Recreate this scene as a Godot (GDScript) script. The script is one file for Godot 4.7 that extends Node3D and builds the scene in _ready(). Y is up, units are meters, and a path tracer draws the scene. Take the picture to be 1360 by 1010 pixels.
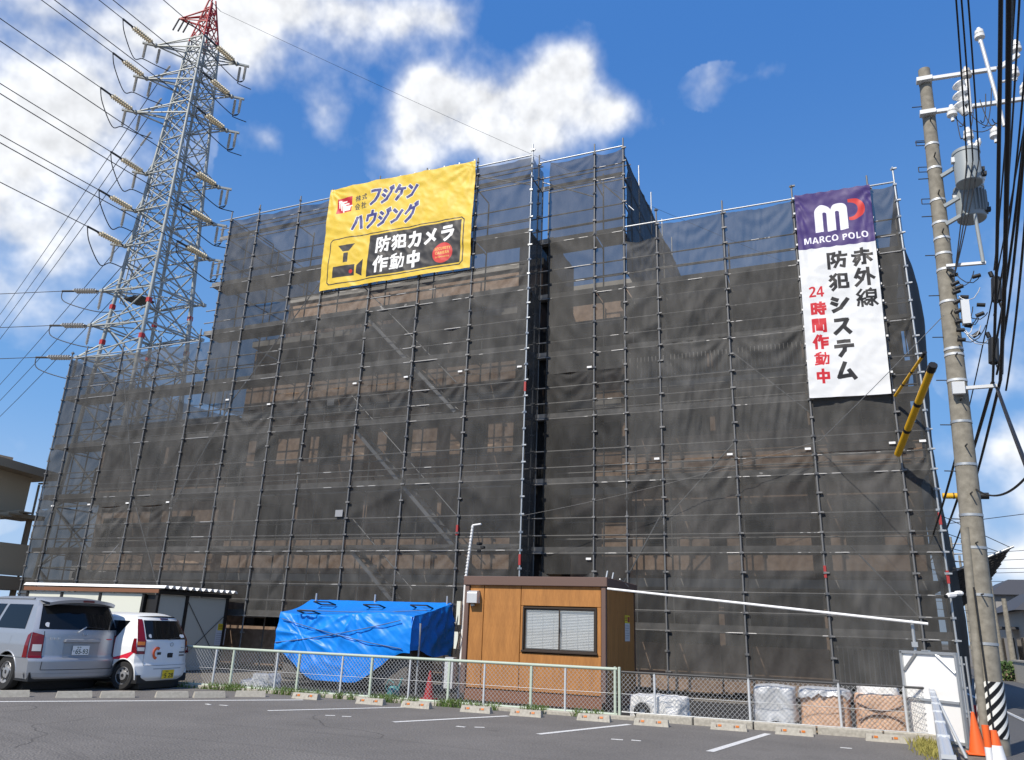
extends Node3D
# A scaffolded apartment block behind black netting, seen over a car park. Units are metres, y is up; the facade runs along x.

const CAM := Vector3(0, 1.47, 19.23)
const YAW := 23.37
const PITCH := 17.92
const ROLL := 2.12
const FOC := 1019.5          # focal length for a frame of 1360 x 1010
const SUN_TO := Vector3(-0.35, 1.08, 1.0)

var cam_basis: Basis
var rng := RandomNumberGenerator.new()
var M := {}
var unit_box: Mesh
var unit_tube: Mesh
var noise := FastNoiseLite.new()
var noise_b := FastNoiseLite.new()

# ---------------------------------------------------------------- geometry
class B:
	var v := PackedVector3Array()
	var n := PackedVector3Array()
	var t := PackedVector2Array()
	var i := PackedInt32Array()
	func quad(a: Vector3, b: Vector3, c: Vector3, d: Vector3) -> void:
		var nn := (b - a).cross(c - a)
		if nn.length_squared() < 1e-16:
			nn = (c - a).cross(d - a)
		nn = nn.normalized()
		var k := v.size()
		for p in [a, b, c, d]:
			v.append(p); n.append(nn)
		t.append(Vector2(0, 1)); t.append(Vector2(1, 1)); t.append(Vector2(1, 0)); t.append(Vector2(0, 0))
		for j in [0, 2, 1, 0, 3, 2]:
			i.append(k + j)
	func tri(a: Vector3, b: Vector3, c: Vector3) -> void:
		var nn := (b - a).cross(c - a).normalized()
		var k := v.size()
		for p in [a, b, c]:
			v.append(p); n.append(nn); t.append(Vector2(0.5, 0.5))
		i.append(k); i.append(k + 2); i.append(k + 1)
	func hexa(p: Array) -> void:  # bottom 0-3 counter-clockwise from above, top 4-7
		quad(p[0], p[3], p[2], p[1]); quad(p[4], p[5], p[6], p[7])
		quad(p[0], p[1], p[5], p[4]); quad(p[1], p[2], p[6], p[5]); quad(p[2], p[3], p[7], p[6]); quad(p[3], p[0], p[4], p[7])
	func box(c: Vector3, s: Vector3, bs := Basis.IDENTITY) -> void:
		var h := s * 0.5
		var p := []
		for y in [-h.y, h.y]:
			for q in [Vector2(-h.x, h.z), Vector2(h.x, h.z), Vector2(h.x, -h.z), Vector2(-h.x, -h.z)]:
				p.append(c + bs * Vector3(q.x, y, q.y))
		hexa(p)
	func bev(c: Vector3, s: Vector3, e: float, bs := Basis.IDENTITY) -> void:  # box with chamfered edges
		var h := s * 0.5
		var ring := func(x: float, z: float, y: float) -> Array:
			var o := []
			for q in [[-x + e, z], [x - e, z], [x, z - e], [x, -z + e], [x - e, -z], [-x + e, -z], [-x, -z + e], [-x, z - e]]:
				o.append(c + bs * Vector3(q[0], y, q[1]))
			return o
		var rs := [ring.call(h.x - e, h.z - e, -h.y), ring.call(h.x, h.z, -h.y + e), ring.call(h.x, h.z, h.y - e), ring.call(h.x - e, h.z - e, h.y)]
		for r in 3:
			for k in 8:
				var k2 := (k + 1) % 8
				quad(rs[r][k], rs[r][k2], rs[r + 1][k2], rs[r + 1][k])
		for k in range(1, 7):
			tri(rs[3][0], rs[3][k], rs[3][k + 1])
			tri(rs[0][0], rs[0][k + 1], rs[0][k])
	func tube(pts: Array, r: float, sides := 8, r_end := -1.0, caps := true) -> void:
		var m := pts.size()
		var up := Vector3.ZERO
		var first := v.size()
		for k in m:
			var d: Vector3 = (pts[mini(k + 1, m - 1)] - pts[maxi(k - 1, 0)])
			d = d.normalized()
			if up == Vector3.ZERO:
				up = d.cross(Vector3(0.12, 0.97, 0.2) if absf(d.y) < 0.9 else Vector3(0.2, 0.1, 0.97)).normalized()
			else:
				up = (up - d * up.dot(d)).normalized()
			var w := d.cross(up)
			var rr := r if r_end < 0.0 else lerpf(r, r_end, float(k) / (m - 1))
			for s in sides:
				var an := TAU * s / sides
				var o := up * cos(an) + w * sin(an)
				v.append(pts[k] + o * rr); n.append(o); t.append(Vector2(float(s) / sides, float(k) / (m - 1)))
		for k in m - 1:
			for s in sides:
				var s2 := (s + 1) % sides
				var a := first + k * sides + s
				var b := first + k * sides + s2
				for j in [a, b + sides, b, a, a + sides, b + sides]:
					i.append(j)
		if caps:
			for e in [0, m - 1]:
				var base := first + int(e) * sides
				var k0 := v.size()
				var d: Vector3 = (pts[0] - pts[1]).normalized() if e == 0 else (pts[m - 1] - pts[m - 2]).normalized()
				for s in sides:
					v.append(v[base + s]); n.append(d); t.append(Vector2(0.5, 0.5))
				for s in range(1, sides - 1):
					if e == 0:
						i.append(k0); i.append(k0 + s); i.append(k0 + s + 1)
					else:
						i.append(k0); i.append(k0 + s + 1); i.append(k0 + s)
	func lathe(prof: Array, segs: int, xf := Transform3D.IDENTITY) -> void:  # prof of [radius, height], bottom to top, hard edges
		for k in prof.size() - 1:
			var a: Array = prof[k]
			var b: Array = prof[k + 1]
			var dn := Vector2(b[1] - a[1], a[0] - b[0]).normalized()
			var k0 := v.size()
			for s in segs + 1:
				var an := TAU * s / segs
				var o := Vector3(cos(an), 0, sin(an))
				var nn := (xf.basis * (o * dn.x + Vector3(0, dn.y, 0))).normalized()
				for q in [a, b]:
					v.append(xf * (o * q[0] + Vector3(0, q[1], 0))); n.append(nn); t.append(Vector2(float(s) / segs, 0.0 if q == a else 1.0))
			for s in segs:
				var p := k0 + s * 2
				for j in [p, p + 2, p + 1, p + 2, p + 3, p + 1]:
					i.append(j)
	func grid(pts: Array, nu: int, nv: int, flip := false) -> void:  # pts[(nu+1)*(nv+1)], row by row
		var k0 := v.size()
		var acc := PackedVector3Array()
		acc.resize(pts.size())
		var ii := []
		for b in nv:
			for a in nu:
				var p := b * (nu + 1) + a
				var q := p + nu + 1
				if pts[p] == null or pts[p + 1] == null or pts[q] == null or pts[q + 1] == null:
					continue
				for tr in [[p, p + 1, q + 1], [p, q + 1, q]]:
					var nn: Vector3 = (pts[tr[1]] - pts[tr[0]]).cross(pts[tr[2]] - pts[tr[0]])
					if flip:
						nn = -nn
					for e in tr:
						acc[e] += nn
					ii.append_array(tr if flip else [tr[0], tr[2], tr[1]])
		for p in pts.size():
			v.append(pts[p] if pts[p] != null else Vector3.ZERO)
			n.append(acc[p].normalized() if acc[p].length_squared() > 0 else Vector3.UP)
			t.append(Vector2(float(p % (nu + 1)) / nu, float(p / (nu + 1)) / nv))
		for e in ii:
			i.append(k0 + e)
	func mesh() -> ArrayMesh:
		var a := []
		a.resize(Mesh.ARRAY_MAX)
		a[Mesh.ARRAY_VERTEX] = v; a[Mesh.ARRAY_NORMAL] = n; a[Mesh.ARRAY_TEX_UV] = t; a[Mesh.ARRAY_INDEX] = i
		var m := ArrayMesh.new()
		m.add_surface_from_arrays(Mesh.PRIMITIVE_TRIANGLES, a)
		return m

# ---------------------------------------------------------------- flat print
class Cv:
	var w: int
	var h: int
	var d: PackedByteArray
	func _init(ww: int, hh: int, c: Color) -> void:
		w = ww; h = hh
		d.resize(w * h * 3)
		rect(0, 0, w, h, c)
	func px(x: int, y: int, c: Color) -> void:
		if x >= 0 and y >= 0 and x < w and y < h:
			var k := (y * w + x) * 3
			d[k] = c.r8; d[k + 1] = c.g8; d[k + 2] = c.b8
	func mixpx(x: int, y: int, c: Color, a: float) -> void:
		if x >= 0 and y >= 0 and x < w and y < h:
			var k := (y * w + x) * 3
			d[k] = int(lerpf(d[k], c.r8, a)); d[k + 1] = int(lerpf(d[k + 1], c.g8, a)); d[k + 2] = int(lerpf(d[k + 2], c.b8, a))
	func rect(x0: int, y0: int, x1: int, y1: int, c: Color) -> void:
		for y in range(maxi(y0, 0), mini(y1, h)):
			for x in range(maxi(x0, 0), mini(x1, w)):
				var k := (y * w + x) * 3
				d[k] = c.r8; d[k + 1] = c.g8; d[k + 2] = c.b8
	func seg(a: Vector2, b: Vector2, r: float, c: Color) -> void:
		var l := (b - a).length()
		var u := (b - a) / maxf(l, 1e-4)
		for y in range(int(minf(a.y, b.y) - r) - 1, int(maxf(a.y, b.y) + r) + 2):
			for x in range(int(minf(a.x, b.x) - r) - 1, int(maxf(a.x, b.x) + r) + 2):
				var p := Vector2(x + 0.5, y + 0.5) - a
				var along := p.dot(u)
				var side := absf(p.cross(u))
				var out := maxf(side - r, maxf(-along, along - l) - r * 0.8)
				if out < 0.5:
					mixpx(x, y, c, clampf(0.5 - out, 0.0, 1.0))
	func disc(q: Vector2, r: float, c: Color) -> void:
		for y in range(int(q.y - r) - 1, int(q.y + r) + 2):
			for x in range(int(q.x - r) - 1, int(q.x + r) + 2):
				var out := (Vector2(x + 0.5, y + 0.5) - q).length() - r
				if out < 0.5:
					mixpx(x, y, c, clampf(0.5 - out, 0.0, 1.0))
	func poly(p: Array, c: Color) -> void:
		var lo := 1e9
		var hi := -1e9
		for q in p:
			lo = minf(lo, q.y); hi = maxf(hi, q.y)
		for y in range(maxi(int(lo), 0), mini(int(hi) + 1, h)):
			var xs := []
			for k in p.size():
				var a: Vector2 = p[k]
				var b: Vector2 = p[(k + 1) % p.size()]
				if (a.y <= y + 0.5) != (b.y <= y + 0.5):
					xs.append(a.x + (y + 0.5 - a.y) / (b.y - a.y) * (b.x - a.x))
			xs.sort()
			for k in range(0, xs.size() - 1, 2):
				for x in range(int(round(xs[k])), int(round(xs[k + 1]))):
					px(x, y, c)
	func glyph(s: String, x: float, y: float, ww: float, hh: float, r: float, c: Color, shear := 0.0) -> void:
		for st in s.split(" ", false):
			var last := Vector2.INF
			for k in st.length() / 2:
				var gx := st.unicode_at(k * 2)
				var gy := st.unicode_at(k * 2 + 1)
				var q := Vector2(gx - 48 if gx < 58 else gx - 87, gy - 48 if gy < 58 else gy - 87) / 20.0
				q = Vector2(x + q.x * ww + shear * (1.0 - q.y) * hh, y + q.y * hh)
				if last != Vector2.INF:
					seg(last, q, r, c)
				last = q
	func latin(txt: String, x: float, y: float, ww: float, hh: float, c: Color, weight := 700) -> void:
		var f := SystemFont.new()
		f.font_names = PackedStringArray(["Droid Sans"])
		f.font_weight = weight
		var tm := TextMesh.new()
		tm.text = txt; tm.font = f; tm.font_size = 64; tm.depth = 0.0; tm.curve_step = 1.5
		var a := tm.get_mesh_arrays()
		var vv: PackedVector3Array = a[Mesh.ARRAY_VERTEX]
		if vv.is_empty():
			return
		var box := Rect2(vv[0].x, vv[0].y, 0, 0)
		for q in vv:
			box = box.expand(Vector2(q.x, q.y))
		var at := func(q: Vector3) -> Vector2:
			return Vector2(x + (q.x - box.position.x) / box.size.x * ww, y + (1.0 - (q.y - box.position.y) / box.size.y) * hh)
		var idx = a[Mesh.ARRAY_INDEX]
		var order: PackedInt32Array = idx if idx != null and idx.size() > 0 else PackedInt32Array(range(vv.size()))
		for k in range(0, order.size() - 2, 3):
			poly([at.call(vv[order[k]]), at.call(vv[order[k + 1]]), at.call(vv[order[k + 2]])], c)
	func tex() -> ImageTexture:
		var im := Image.create_from_data(w, h, false, Image.FORMAT_RGB8, d)
		im.generate_mipmaps()
		return ImageTexture.create_from_image(im)

# ---------------------------------------------------------------- helpers
func lin(r: float, g: float, b: float) -> Color:
	return Color(r, g, b).linear_to_srgb()

func mat(key: String, r: float, g: float, b: float, rough := 0.8, metal := 0.0) -> StandardMaterial3D:
	var m := StandardMaterial3D.new()
	m.resource_name = key
	m.albedo_color = lin(r, g, b)
	m.roughness = rough
	m.metallic = metal
	M[key] = m
	return m

func noise_tex(sd: int, freq: float, a: Color, b: Color, size := 512, oct := 5, normal := false, strength := 4.0) -> NoiseTexture2D:
	var f := FastNoiseLite.new()
	f.seed = sd; f.frequency = freq; f.fractal_octaves = oct; f.noise_type = FastNoiseLite.TYPE_SIMPLEX_SMOOTH
	var x := NoiseTexture2D.new()
	x.width = size; x.height = size; x.seamless = true; x.noise = f
	if normal:
		x.as_normal_map = true; x.bump_strength = strength
	else:
		var g := Gradient.new()
		g.set_color(0, a); g.set_color(1, b)
		x.color_ramp = g
	return x

func grain(m: StandardMaterial3D, tex: Texture2D, scale: float, world := true) -> void:
	m.albedo_texture = tex
	m.uv1_triplanar = true
	m.uv1_world_triplanar = world
	m.uv1_scale = Vector3.ONE * scale

func worn(m: StandardMaterial3D, tex: Texture2D, scale: float) -> void:  # a second, coarser pattern multiplied over the first
	m.detail_enabled = true
	m.detail_blend_mode = BaseMaterial3D.BLEND_MODE_MUL
	m.detail_albedo = tex
	m.detail_uv_layer = BaseMaterial3D.DETAIL_UV_2
	m.uv2_triplanar = true
	m.uv2_world_triplanar = true
	m.uv2_scale = Vector3.ONE * scale

func ray(x: float, y: float) -> Vector3:
	return cam_basis * Vector3((x - 680.0) / FOC, -(y - 505.0) / FOC, -1.0)

func on_z(x: float, y: float, z: float) -> Vector3:
	var r := ray(x, y)
	return CAM + r * ((z - CAM.z) / r.z)

func on_x(x: float, y: float, at: float) -> Vector3:
	var r := ray(x, y)
	return CAM + r * ((at - CAM.x) / r.x)

func away(x: float, y: float, dist: float) -> Vector3:
	var r := ray(x, y)
	return CAM + r * (dist / Vector2(r.x, r.z).length())

func thing(called: String, label: String, category: String, at := Vector3.ZERO, turn := 0.0, group := "") -> Node3D:
	var o := Node3D.new()
	o.name = called
	add_child(o, true)
	o.position = at
	o.rotation.y = deg_to_rad(turn)
	o.set_meta("label", label); o.set_meta("category", category)
	if group:
		o.set_meta("group", group)
	return o

func solo(called: String, mesh: Mesh, m: Material, label: String, category: String, group := "", at := Vector3.ZERO) -> MeshInstance3D:
	var o := part(self, called, mesh, m)
	o.position = at
	o.set_meta("label", label); o.set_meta("category", category)
	if group:
		o.set_meta("group", group)
	return o

func part(parent: Node, called: String, mesh: Mesh, m: Material, xf := Transform3D.IDENTITY) -> MeshInstance3D:
	var o := MeshInstance3D.new()
	o.name = called
	o.mesh = mesh
	o.material_override = m
	o.transform = xf
	parent.add_child(o, true)
	return o

func structure(called: String, mesh: Mesh, m: Material) -> MeshInstance3D:
	var o := part(self, called, mesh, m)
	o.set_meta("kind", "structure")
	return o

func bx(parent: Node, called: String, c: Vector3, s: Vector3, m: Material, bs := Basis.IDENTITY) -> MeshInstance3D:
	return part(parent, called, unit_box, m, Transform3D(bs * Basis.from_scale(s), c))

func bev(parent: Node, called: String, c: Vector3, s: Vector3, e: float, m: Material, bs := Basis.IDENTITY) -> MeshInstance3D:
	var b := B.new()
	b.bev(Vector3.ZERO, s, e)
	return part(parent, called, b.mesh(), m, Transform3D(bs, c))

func frame_along(d: Vector3) -> Basis:  # y along d
	var y := d.normalized()
	var x := y.cross(Vector3(0.02, 0.05, 1) if absf(y.z) < 0.9 else Vector3(1, 0.03, 0.02)).normalized()
	return Basis(x, y, x.cross(y))

func rod(parent: Node, called: String, a: Vector3, b: Vector3, r: float, m: Material, square := false) -> MeshInstance3D:
	var bs := frame_along(b - a) * Basis.from_scale(Vector3(r * 2, (b - a).length(), r * 2))
	return part(parent, called, unit_box if square else unit_tube, m, Transform3D(bs, (a + b) * 0.5))

func sag(a: Vector3, b: Vector3, drop: float, n := 16) -> Array:
	var o := []
	for k in n + 1:
		var t := float(k) / n
		o.append(a.lerp(b, t) - Vector3(0, drop * 4 * t * (1 - t), 0))
	return o

func wire(called: String, pts: Array, r: float, m: Material, label: String, category: String, group: String, sides := 5) -> MeshInstance3D:
	var b := B.new()
	b.tube(pts, r, sides)
	return solo(called, b.mesh(), m, label, category, group)

func curve(p: Array, n := 6) -> Array:   # a smooth run through points
	var o := []
	for k in p.size() - 1:
		for s in n:
			o.append(p[k].cubic_interpolate(p[k + 1], p[maxi(k - 1, 0)], p[mini(k + 2, p.size() - 1)], float(s) / n))
	o.append(p[-1])
	return o

# ---------------------------------------------------------------- light, sky, camera
func sky_panorama() -> ImageTexture:
	var w := 4096
	var h := 2048
	# banks of cloud: azimuth and elevation in degrees, their radii, weight
	var bank := [[-61, 36, 7, 5, 0.72], [-54, 37.5, 4, 3, 0.6], [-60.5, 28.5, 7, 4.5, 0.82], [-55.5, 31, 4, 3.4, 0.72], [-58, 22.5, 5, 3.2, 0.95], [-60, 18.5, 4, 1.8, 0.75], [-50, 41.5, 6, 3, 0.72], [-46.5, 40, 4.5, 3.2, 0.75], [-40, 41.5, 5, 2.2, 0.8], [-35, 42.5, 4, 1.6, 0.75], [-43, 37, 4, 1.5, 0.5],
		[-44.1, 33.0, 1.6, 1.2, 0.75], [-30.3, 42.6, 2.2, 1.6, 0.8], [-31.6, 38.2, 3.0, 2.0, 1.1], [-31.8, 35.6, 3.2, 2.4, 1.25], [-27.0, 37.0, 4.0, 1.9, 1.15], [-21.6, 38.4, 4.0, 2.4, 1.25], [-18.6, 40.3, 2.3, 1.6, 1.0], [-15.6, 37.0, 2.8, 1.6, 1.1], [-23.5, 35.1, 5, 1.6, 1.0],
		[-33.0, 33.2, 2.2, 1.4, 0.8], [-6.6, 38.1, 2.4, 1.2, 0.30], [-2.5, 38.3, 1.4, 0.7, 0.33], [-40.2, 35.0, 2.2, 1.6, 0.6], [10.6, 16.5, 2.4, 1.5, 0.5], [9.4, 11.8, 2.6, 1.4, 0.55], [11.5, 13.1, 2, 1.2, 0.5], [7.6, 7.6, 0.8, 1.0, 0.7], [9.6, 5.2, 2.6, 1.4, 1.0], [14, 9, 5, 3, 0.9], [-63, 8, 6, 3, 0.8],
		[40, 22, 18, 7, 0.9], [85, 30, 16, 8, 0.9], [130, 20, 22, 8, 0.9], [180, 34, 20, 9, 0.9], [-135, 24, 22, 8, 0.9], [-95, 38, 16, 9, 0.9], [20, 62, 14, 7, 0.7], [-110, 66, 20, 7, 0.7]]
	var f := FastNoiseLite.new()
	f.seed = 41; f.frequency = 7.0; f.fractal_octaves = 7; f.fractal_gain = 0.58; f.fractal_lacunarity = 2.1; f.noise_type = FastNoiseLite.TYPE_SIMPLEX_SMOOTH
	var wisp := FastNoiseLite.new()
	wisp.seed = 12; wisp.frequency = 2.2; wisp.fractal_octaves = 4
	var out := PackedFloat32Array()
	out.resize(w * h * 3)
	for y in h:
		var el := (0.5 - (y + 0.5) / h) * 180.0
		var up := sin(deg_to_rad(el))
		var ce := cos(deg_to_rad(el))
		var e := clampf(up, 0.0, 1.0)
		var base := Vector3(0.42, 0.58, 0.80).lerp(Vector3(0.18, 0.39, 0.74), smoothstep(0.0, 0.26, e)).lerp(Vector3(0.058, 0.195, 0.54), smoothstep(0.12, 0.70, e))
		if up < 0.0:
			base = Vector3(0.30, 0.47, 0.72).lerp(Vector3(0.16, 0.16, 0.16), smoothstep(0.0, 0.06, -up))
		var near := []
		for k in bank:
			if absf(el - k[1]) < k[3] * 2.2:
				near.append(k)
		for x in w:
			var c := base
			if up > 0.0 and near.size() > 0:
				var az := ((x + 0.5) / w) * 360.0
				if az > 180.0:
					az -= 360.0
				var s := 0.0
				for k in near:
					var da: float = absf(az - k[0])
					if da > 180.0:
						da = 360.0 - da
					var q: float = (da / k[2]) * (da / k[2]) + (el - k[1]) * (el - k[1]) / (k[3] * k[3])
					if q < 4.5:
						s += k[4] * exp(-q)
				if s > 0.05:
					var ra := deg_to_rad(az)
					var dir := Vector3(sin(ra) * ce, up, -cos(ra) * ce)
					var nz := f.get_noise_3dv(dir * 1.0)
					var n2 := wisp.get_noise_3dv(dir * 3.0)
					var q1 := minf(s, 1.2) * 0.80 + nz * 0.58 + n2 * 0.30
					var dens := 0.48 * smoothstep(0.06, 0.80, q1) + 0.52 * smoothstep(0.40, 0.95, q1)
					if dens > 0.01:
						var toward := f.get_noise_3dv(dir + Vector3(-0.006, 0.014, 0.004))
						var lit := clampf(0.97 + (nz - toward) * 0.55 + n2 * 0.06 - maxf(q1 - 0.9, 0.0) * 0.22, 0.70, 1.06)
						c = base.lerp(Vector3(0.93, 0.945, 0.97) * lit, minf(dens, 0.97))
			var o := (y * w + x) * 3
			out[o] = c.x; out[o + 1] = c.y; out[o + 2] = c.z
	return ImageTexture.create_from_image(Image.create_from_data(w, h, false, Image.FORMAT_RGBF, out.to_byte_array()))

func materials() -> void:
	var asph := mat("asphalt", 1, 1, 1, 0.93)
	grain(asph, noise_tex(3, 0.09, lin(0.105, 0.101, 0.097), lin(0.235, 0.227, 0.217), 1024, 6), 0.45)
	worn(asph, noise_tex(9, 0.007, Color(0.70, 0.70, 0.70), Color(1, 1, 1), 512, 5), 0.05)
	asph.normal_enabled = true
	asph.normal_texture = noise_tex(5, 0.25, Color.BLACK, Color.WHITE, 512, 3, true, 3.0)
	asph.normal_scale = 0.6
	var road := mat("road_asphalt", 1, 1, 1, 0.9)
	grain(road, noise_tex(13, 0.09, lin(0.07, 0.07, 0.072), lin(0.125, 0.125, 0.125), 512, 5), 0.4)
	var soil := mat("soil", 1, 1, 1, 0.95)
	grain(soil, noise_tex(14, 0.03, lin(0.10, 0.09, 0.075), lin(0.24, 0.215, 0.18), 512, 5), 0.25)
	var conc := mat("concrete", 1, 1, 1, 0.9)
	grain(conc, noise_tex(15, 0.03, lin(0.30, 0.28, 0.235), lin(0.52, 0.49, 0.42), 512, 5), 0.9)
	var pole := mat("pole_concrete", 1, 1, 1, 0.88)
	grain(pole, noise_tex(16, 0.02, lin(0.17, 0.155, 0.125), lin(0.33, 0.305, 0.25), 512, 6), 0.6)
	var line := mat("road_paint", 1, 1, 1, 0.8)
	grain(line, noise_tex(17, 0.08, lin(0.50, 0.50, 0.49), lin(0.86, 0.86, 0.84), 256, 4), 1.2)
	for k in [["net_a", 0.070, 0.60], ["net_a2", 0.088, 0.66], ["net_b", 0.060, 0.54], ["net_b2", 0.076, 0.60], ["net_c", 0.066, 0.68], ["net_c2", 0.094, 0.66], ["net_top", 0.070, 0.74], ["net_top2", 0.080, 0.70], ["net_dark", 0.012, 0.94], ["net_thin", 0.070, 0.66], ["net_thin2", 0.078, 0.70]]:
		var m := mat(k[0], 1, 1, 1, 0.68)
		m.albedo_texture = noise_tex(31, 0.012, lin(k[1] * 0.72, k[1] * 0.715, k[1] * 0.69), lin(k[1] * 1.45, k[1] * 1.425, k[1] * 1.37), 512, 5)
		m.uv1_triplanar = true; m.uv1_world_triplanar = true; m.uv1_scale = Vector3(0.35, 0.12, 0.35)
		m.albedo_color = Color(1, 1, 1, k[2])
		m.transparency = BaseMaterial3D.TRANSPARENCY_ALPHA
		m.cull_mode = BaseMaterial3D.CULL_DISABLED
		m.metallic_specular = 0.35
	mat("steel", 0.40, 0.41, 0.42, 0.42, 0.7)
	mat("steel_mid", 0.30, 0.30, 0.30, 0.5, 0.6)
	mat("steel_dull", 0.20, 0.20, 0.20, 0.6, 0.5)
	mat("steel_dark", 0.045, 0.045, 0.045, 0.6, 0.2)
	mat("red_paint", 0.35, 0.03, 0.03, 0.5)
	var deck := mat("deck", 1, 1, 1, 0.7, 0.2)
	grain(deck, noise_tex(33, 0.02, lin(0.16, 0.16, 0.155), lin(0.32, 0.31, 0.30), 256, 4), 0.5)
	var brick := mat("brick_wall", 1, 1, 1, 0.85)
	grain(brick, noise_tex(35, 0.02, lin(0.36, 0.245, 0.175), lin(0.62, 0.455, 0.34), 512, 5), 0.4)
	mat("slab", 0.55, 0.53, 0.49, 0.85)
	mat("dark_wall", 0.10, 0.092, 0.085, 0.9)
	mat("window_frame", 0.05, 0.045, 0.04, 0.4, 0.4)
	mat("railing", 0.45, 0.45, 0.45, 0.5, 0.4)
	mat("glass", 0.008, 0.009, 0.010, 0.05).metallic_specular = 0.42
	mat("galv", 0.48, 0.50, 0.51, 0.45, 0.6)
	mat("galv_light", 0.62, 0.64, 0.65, 0.5, 0.3)
	mat("tower_steel", 0.34, 0.36, 0.35, 0.6, 0.25)
	mat("tower_red", 0.42, 0.03, 0.03, 0.55)
	mat("porcelain", 0.70, 0.62, 0.45, 0.25)
	mat("porcelain_grey", 0.50, 0.48, 0.44, 0.3)
	mat("porcelain_white", 0.80, 0.80, 0.78, 0.2)
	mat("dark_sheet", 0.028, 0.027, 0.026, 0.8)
	mat("cable", 0.012, 0.012, 0.013, 0.55)
	mat("cable_far", 0.02, 0.02, 0.022, 0.5)
	mat("black", 0.012, 0.012, 0.012, 0.5)
	mat("rubber", 0.018, 0.018, 0.018, 0.8)
	mat("white", 0.82, 0.82, 0.81, 0.5)
	mat("white_gloss", 0.80, 0.81, 0.80, 0.35).clearcoat_enabled = true
	mat("silver_paint", 0.37, 0.39, 0.42, 0.36, 0.55).clearcoat_enabled = true
	mat("silver_dark", 0.30, 0.32, 0.34, 0.4, 0.5)
	mat("red_lamp", 0.15, 0.004, 0.008, 0.12)
	mat("clear_lamp", 0.55, 0.55, 0.55, 0.12)
	mat("amber", 0.55, 0.16, 0.02, 0.2)
	mat("red_print", 0.65, 0.02, 0.05, 0.4)
	mat("rim_grey", 0.42, 0.42, 0.42, 0.4, 0.6)
	mat("yellow_guard", 0.72, 0.40, 0.012, 0.45)
	mat("orange", 0.85, 0.13, 0.02, 0.5)
	mat("cone_red", 0.30, 0.012, 0.014, 0.6)
	mat("teal", 0.05, 0.22, 0.22, 0.5)
	mat("brown_trim", 0.135, 0.082, 0.066, 0.6)
	mat("brown_frame", 0.050, 0.036, 0.026, 0.45, 0.3)
	mat("rust", 0.20, 0.09, 0.05, 0.9)
	mat("dark_trim", 0.015, 0.014, 0.014, 0.5)
	mat("cream_panel", 0.66, 0.68, 0.60, 0.55)
	mat("grey_panel", 0.50, 0.51, 0.47, 0.6)
	mat("green_fence", 0.44, 0.51, 0.42, 0.6)
	mat("galv_paint", 0.30, 0.335, 0.35, 0.5)
	mat("fence_black", 0.06, 0.06, 0.06, 0.5)
	mat("wire_grey", 0.55, 0.56, 0.56, 0.45, 0.4)
	mat("lattice_black", 0.02, 0.02, 0.02, 0.6)
	mat("house_beige", 0.36, 0.32, 0.27, 0.85)
	mat("house_grey", 0.28, 0.27, 0.26, 0.85)
	mat("roof_dark", 0.06, 0.06, 0.065, 0.7)
	mat("old_building", 0.58, 0.47, 0.32, 0.9)
	mat("old_trim", 0.36, 0.28, 0.19, 0.85)
	mat("grey_label", 0.28, 0.29, 0.31, 0.6)
	mat("leaf", 0.06, 0.11, 0.025, 0.8)
	mat("blind", 0.40, 0.42, 0.43, 0.5)
	var strip := mat("wood_panel", 1, 1, 1, 0.62)
	var grainf := noise_tex(51, 0.02, lin(0.38, 0.155, 0.034), lin(0.54, 0.245, 0.062), 512, 4)
	grain(strip, grainf, 1.0)
	strip.uv1_scale = Vector3(7.0, 0.5, 7.0)
	worn(strip, noise_tex(52, 0.012, Color(0.86, 0.85, 0.84), Color(1, 1, 1), 512, 5), 0.3)
	strip.uv2_scale = Vector3(0.8, 0.16, 0.8)
	var tarp := mat("tarp_blue", 0.006, 0.215, 0.76, 0.40)
	tarp.metallic_specular = 0.4
	var wt := mat("white_sheet", 0.80, 0.80, 0.79, 0.55)
	wt.backlight_enabled = true; wt.backlight = Color(0.3, 0.3, 0.3)
	mat("tan_sheet", 0.62, 0.40, 0.27, 0.75)
	mat("silver_sheet", 0.60, 0.61, 0.62, 0.4, 0.25)
	var plast := mat("clear_plastic", 0.7, 0.72, 0.74, 0.4)
	plast.transparency = BaseMaterial3D.TRANSPARENCY_ALPHA
	plast.albedo_color.a = 0.55

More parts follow.
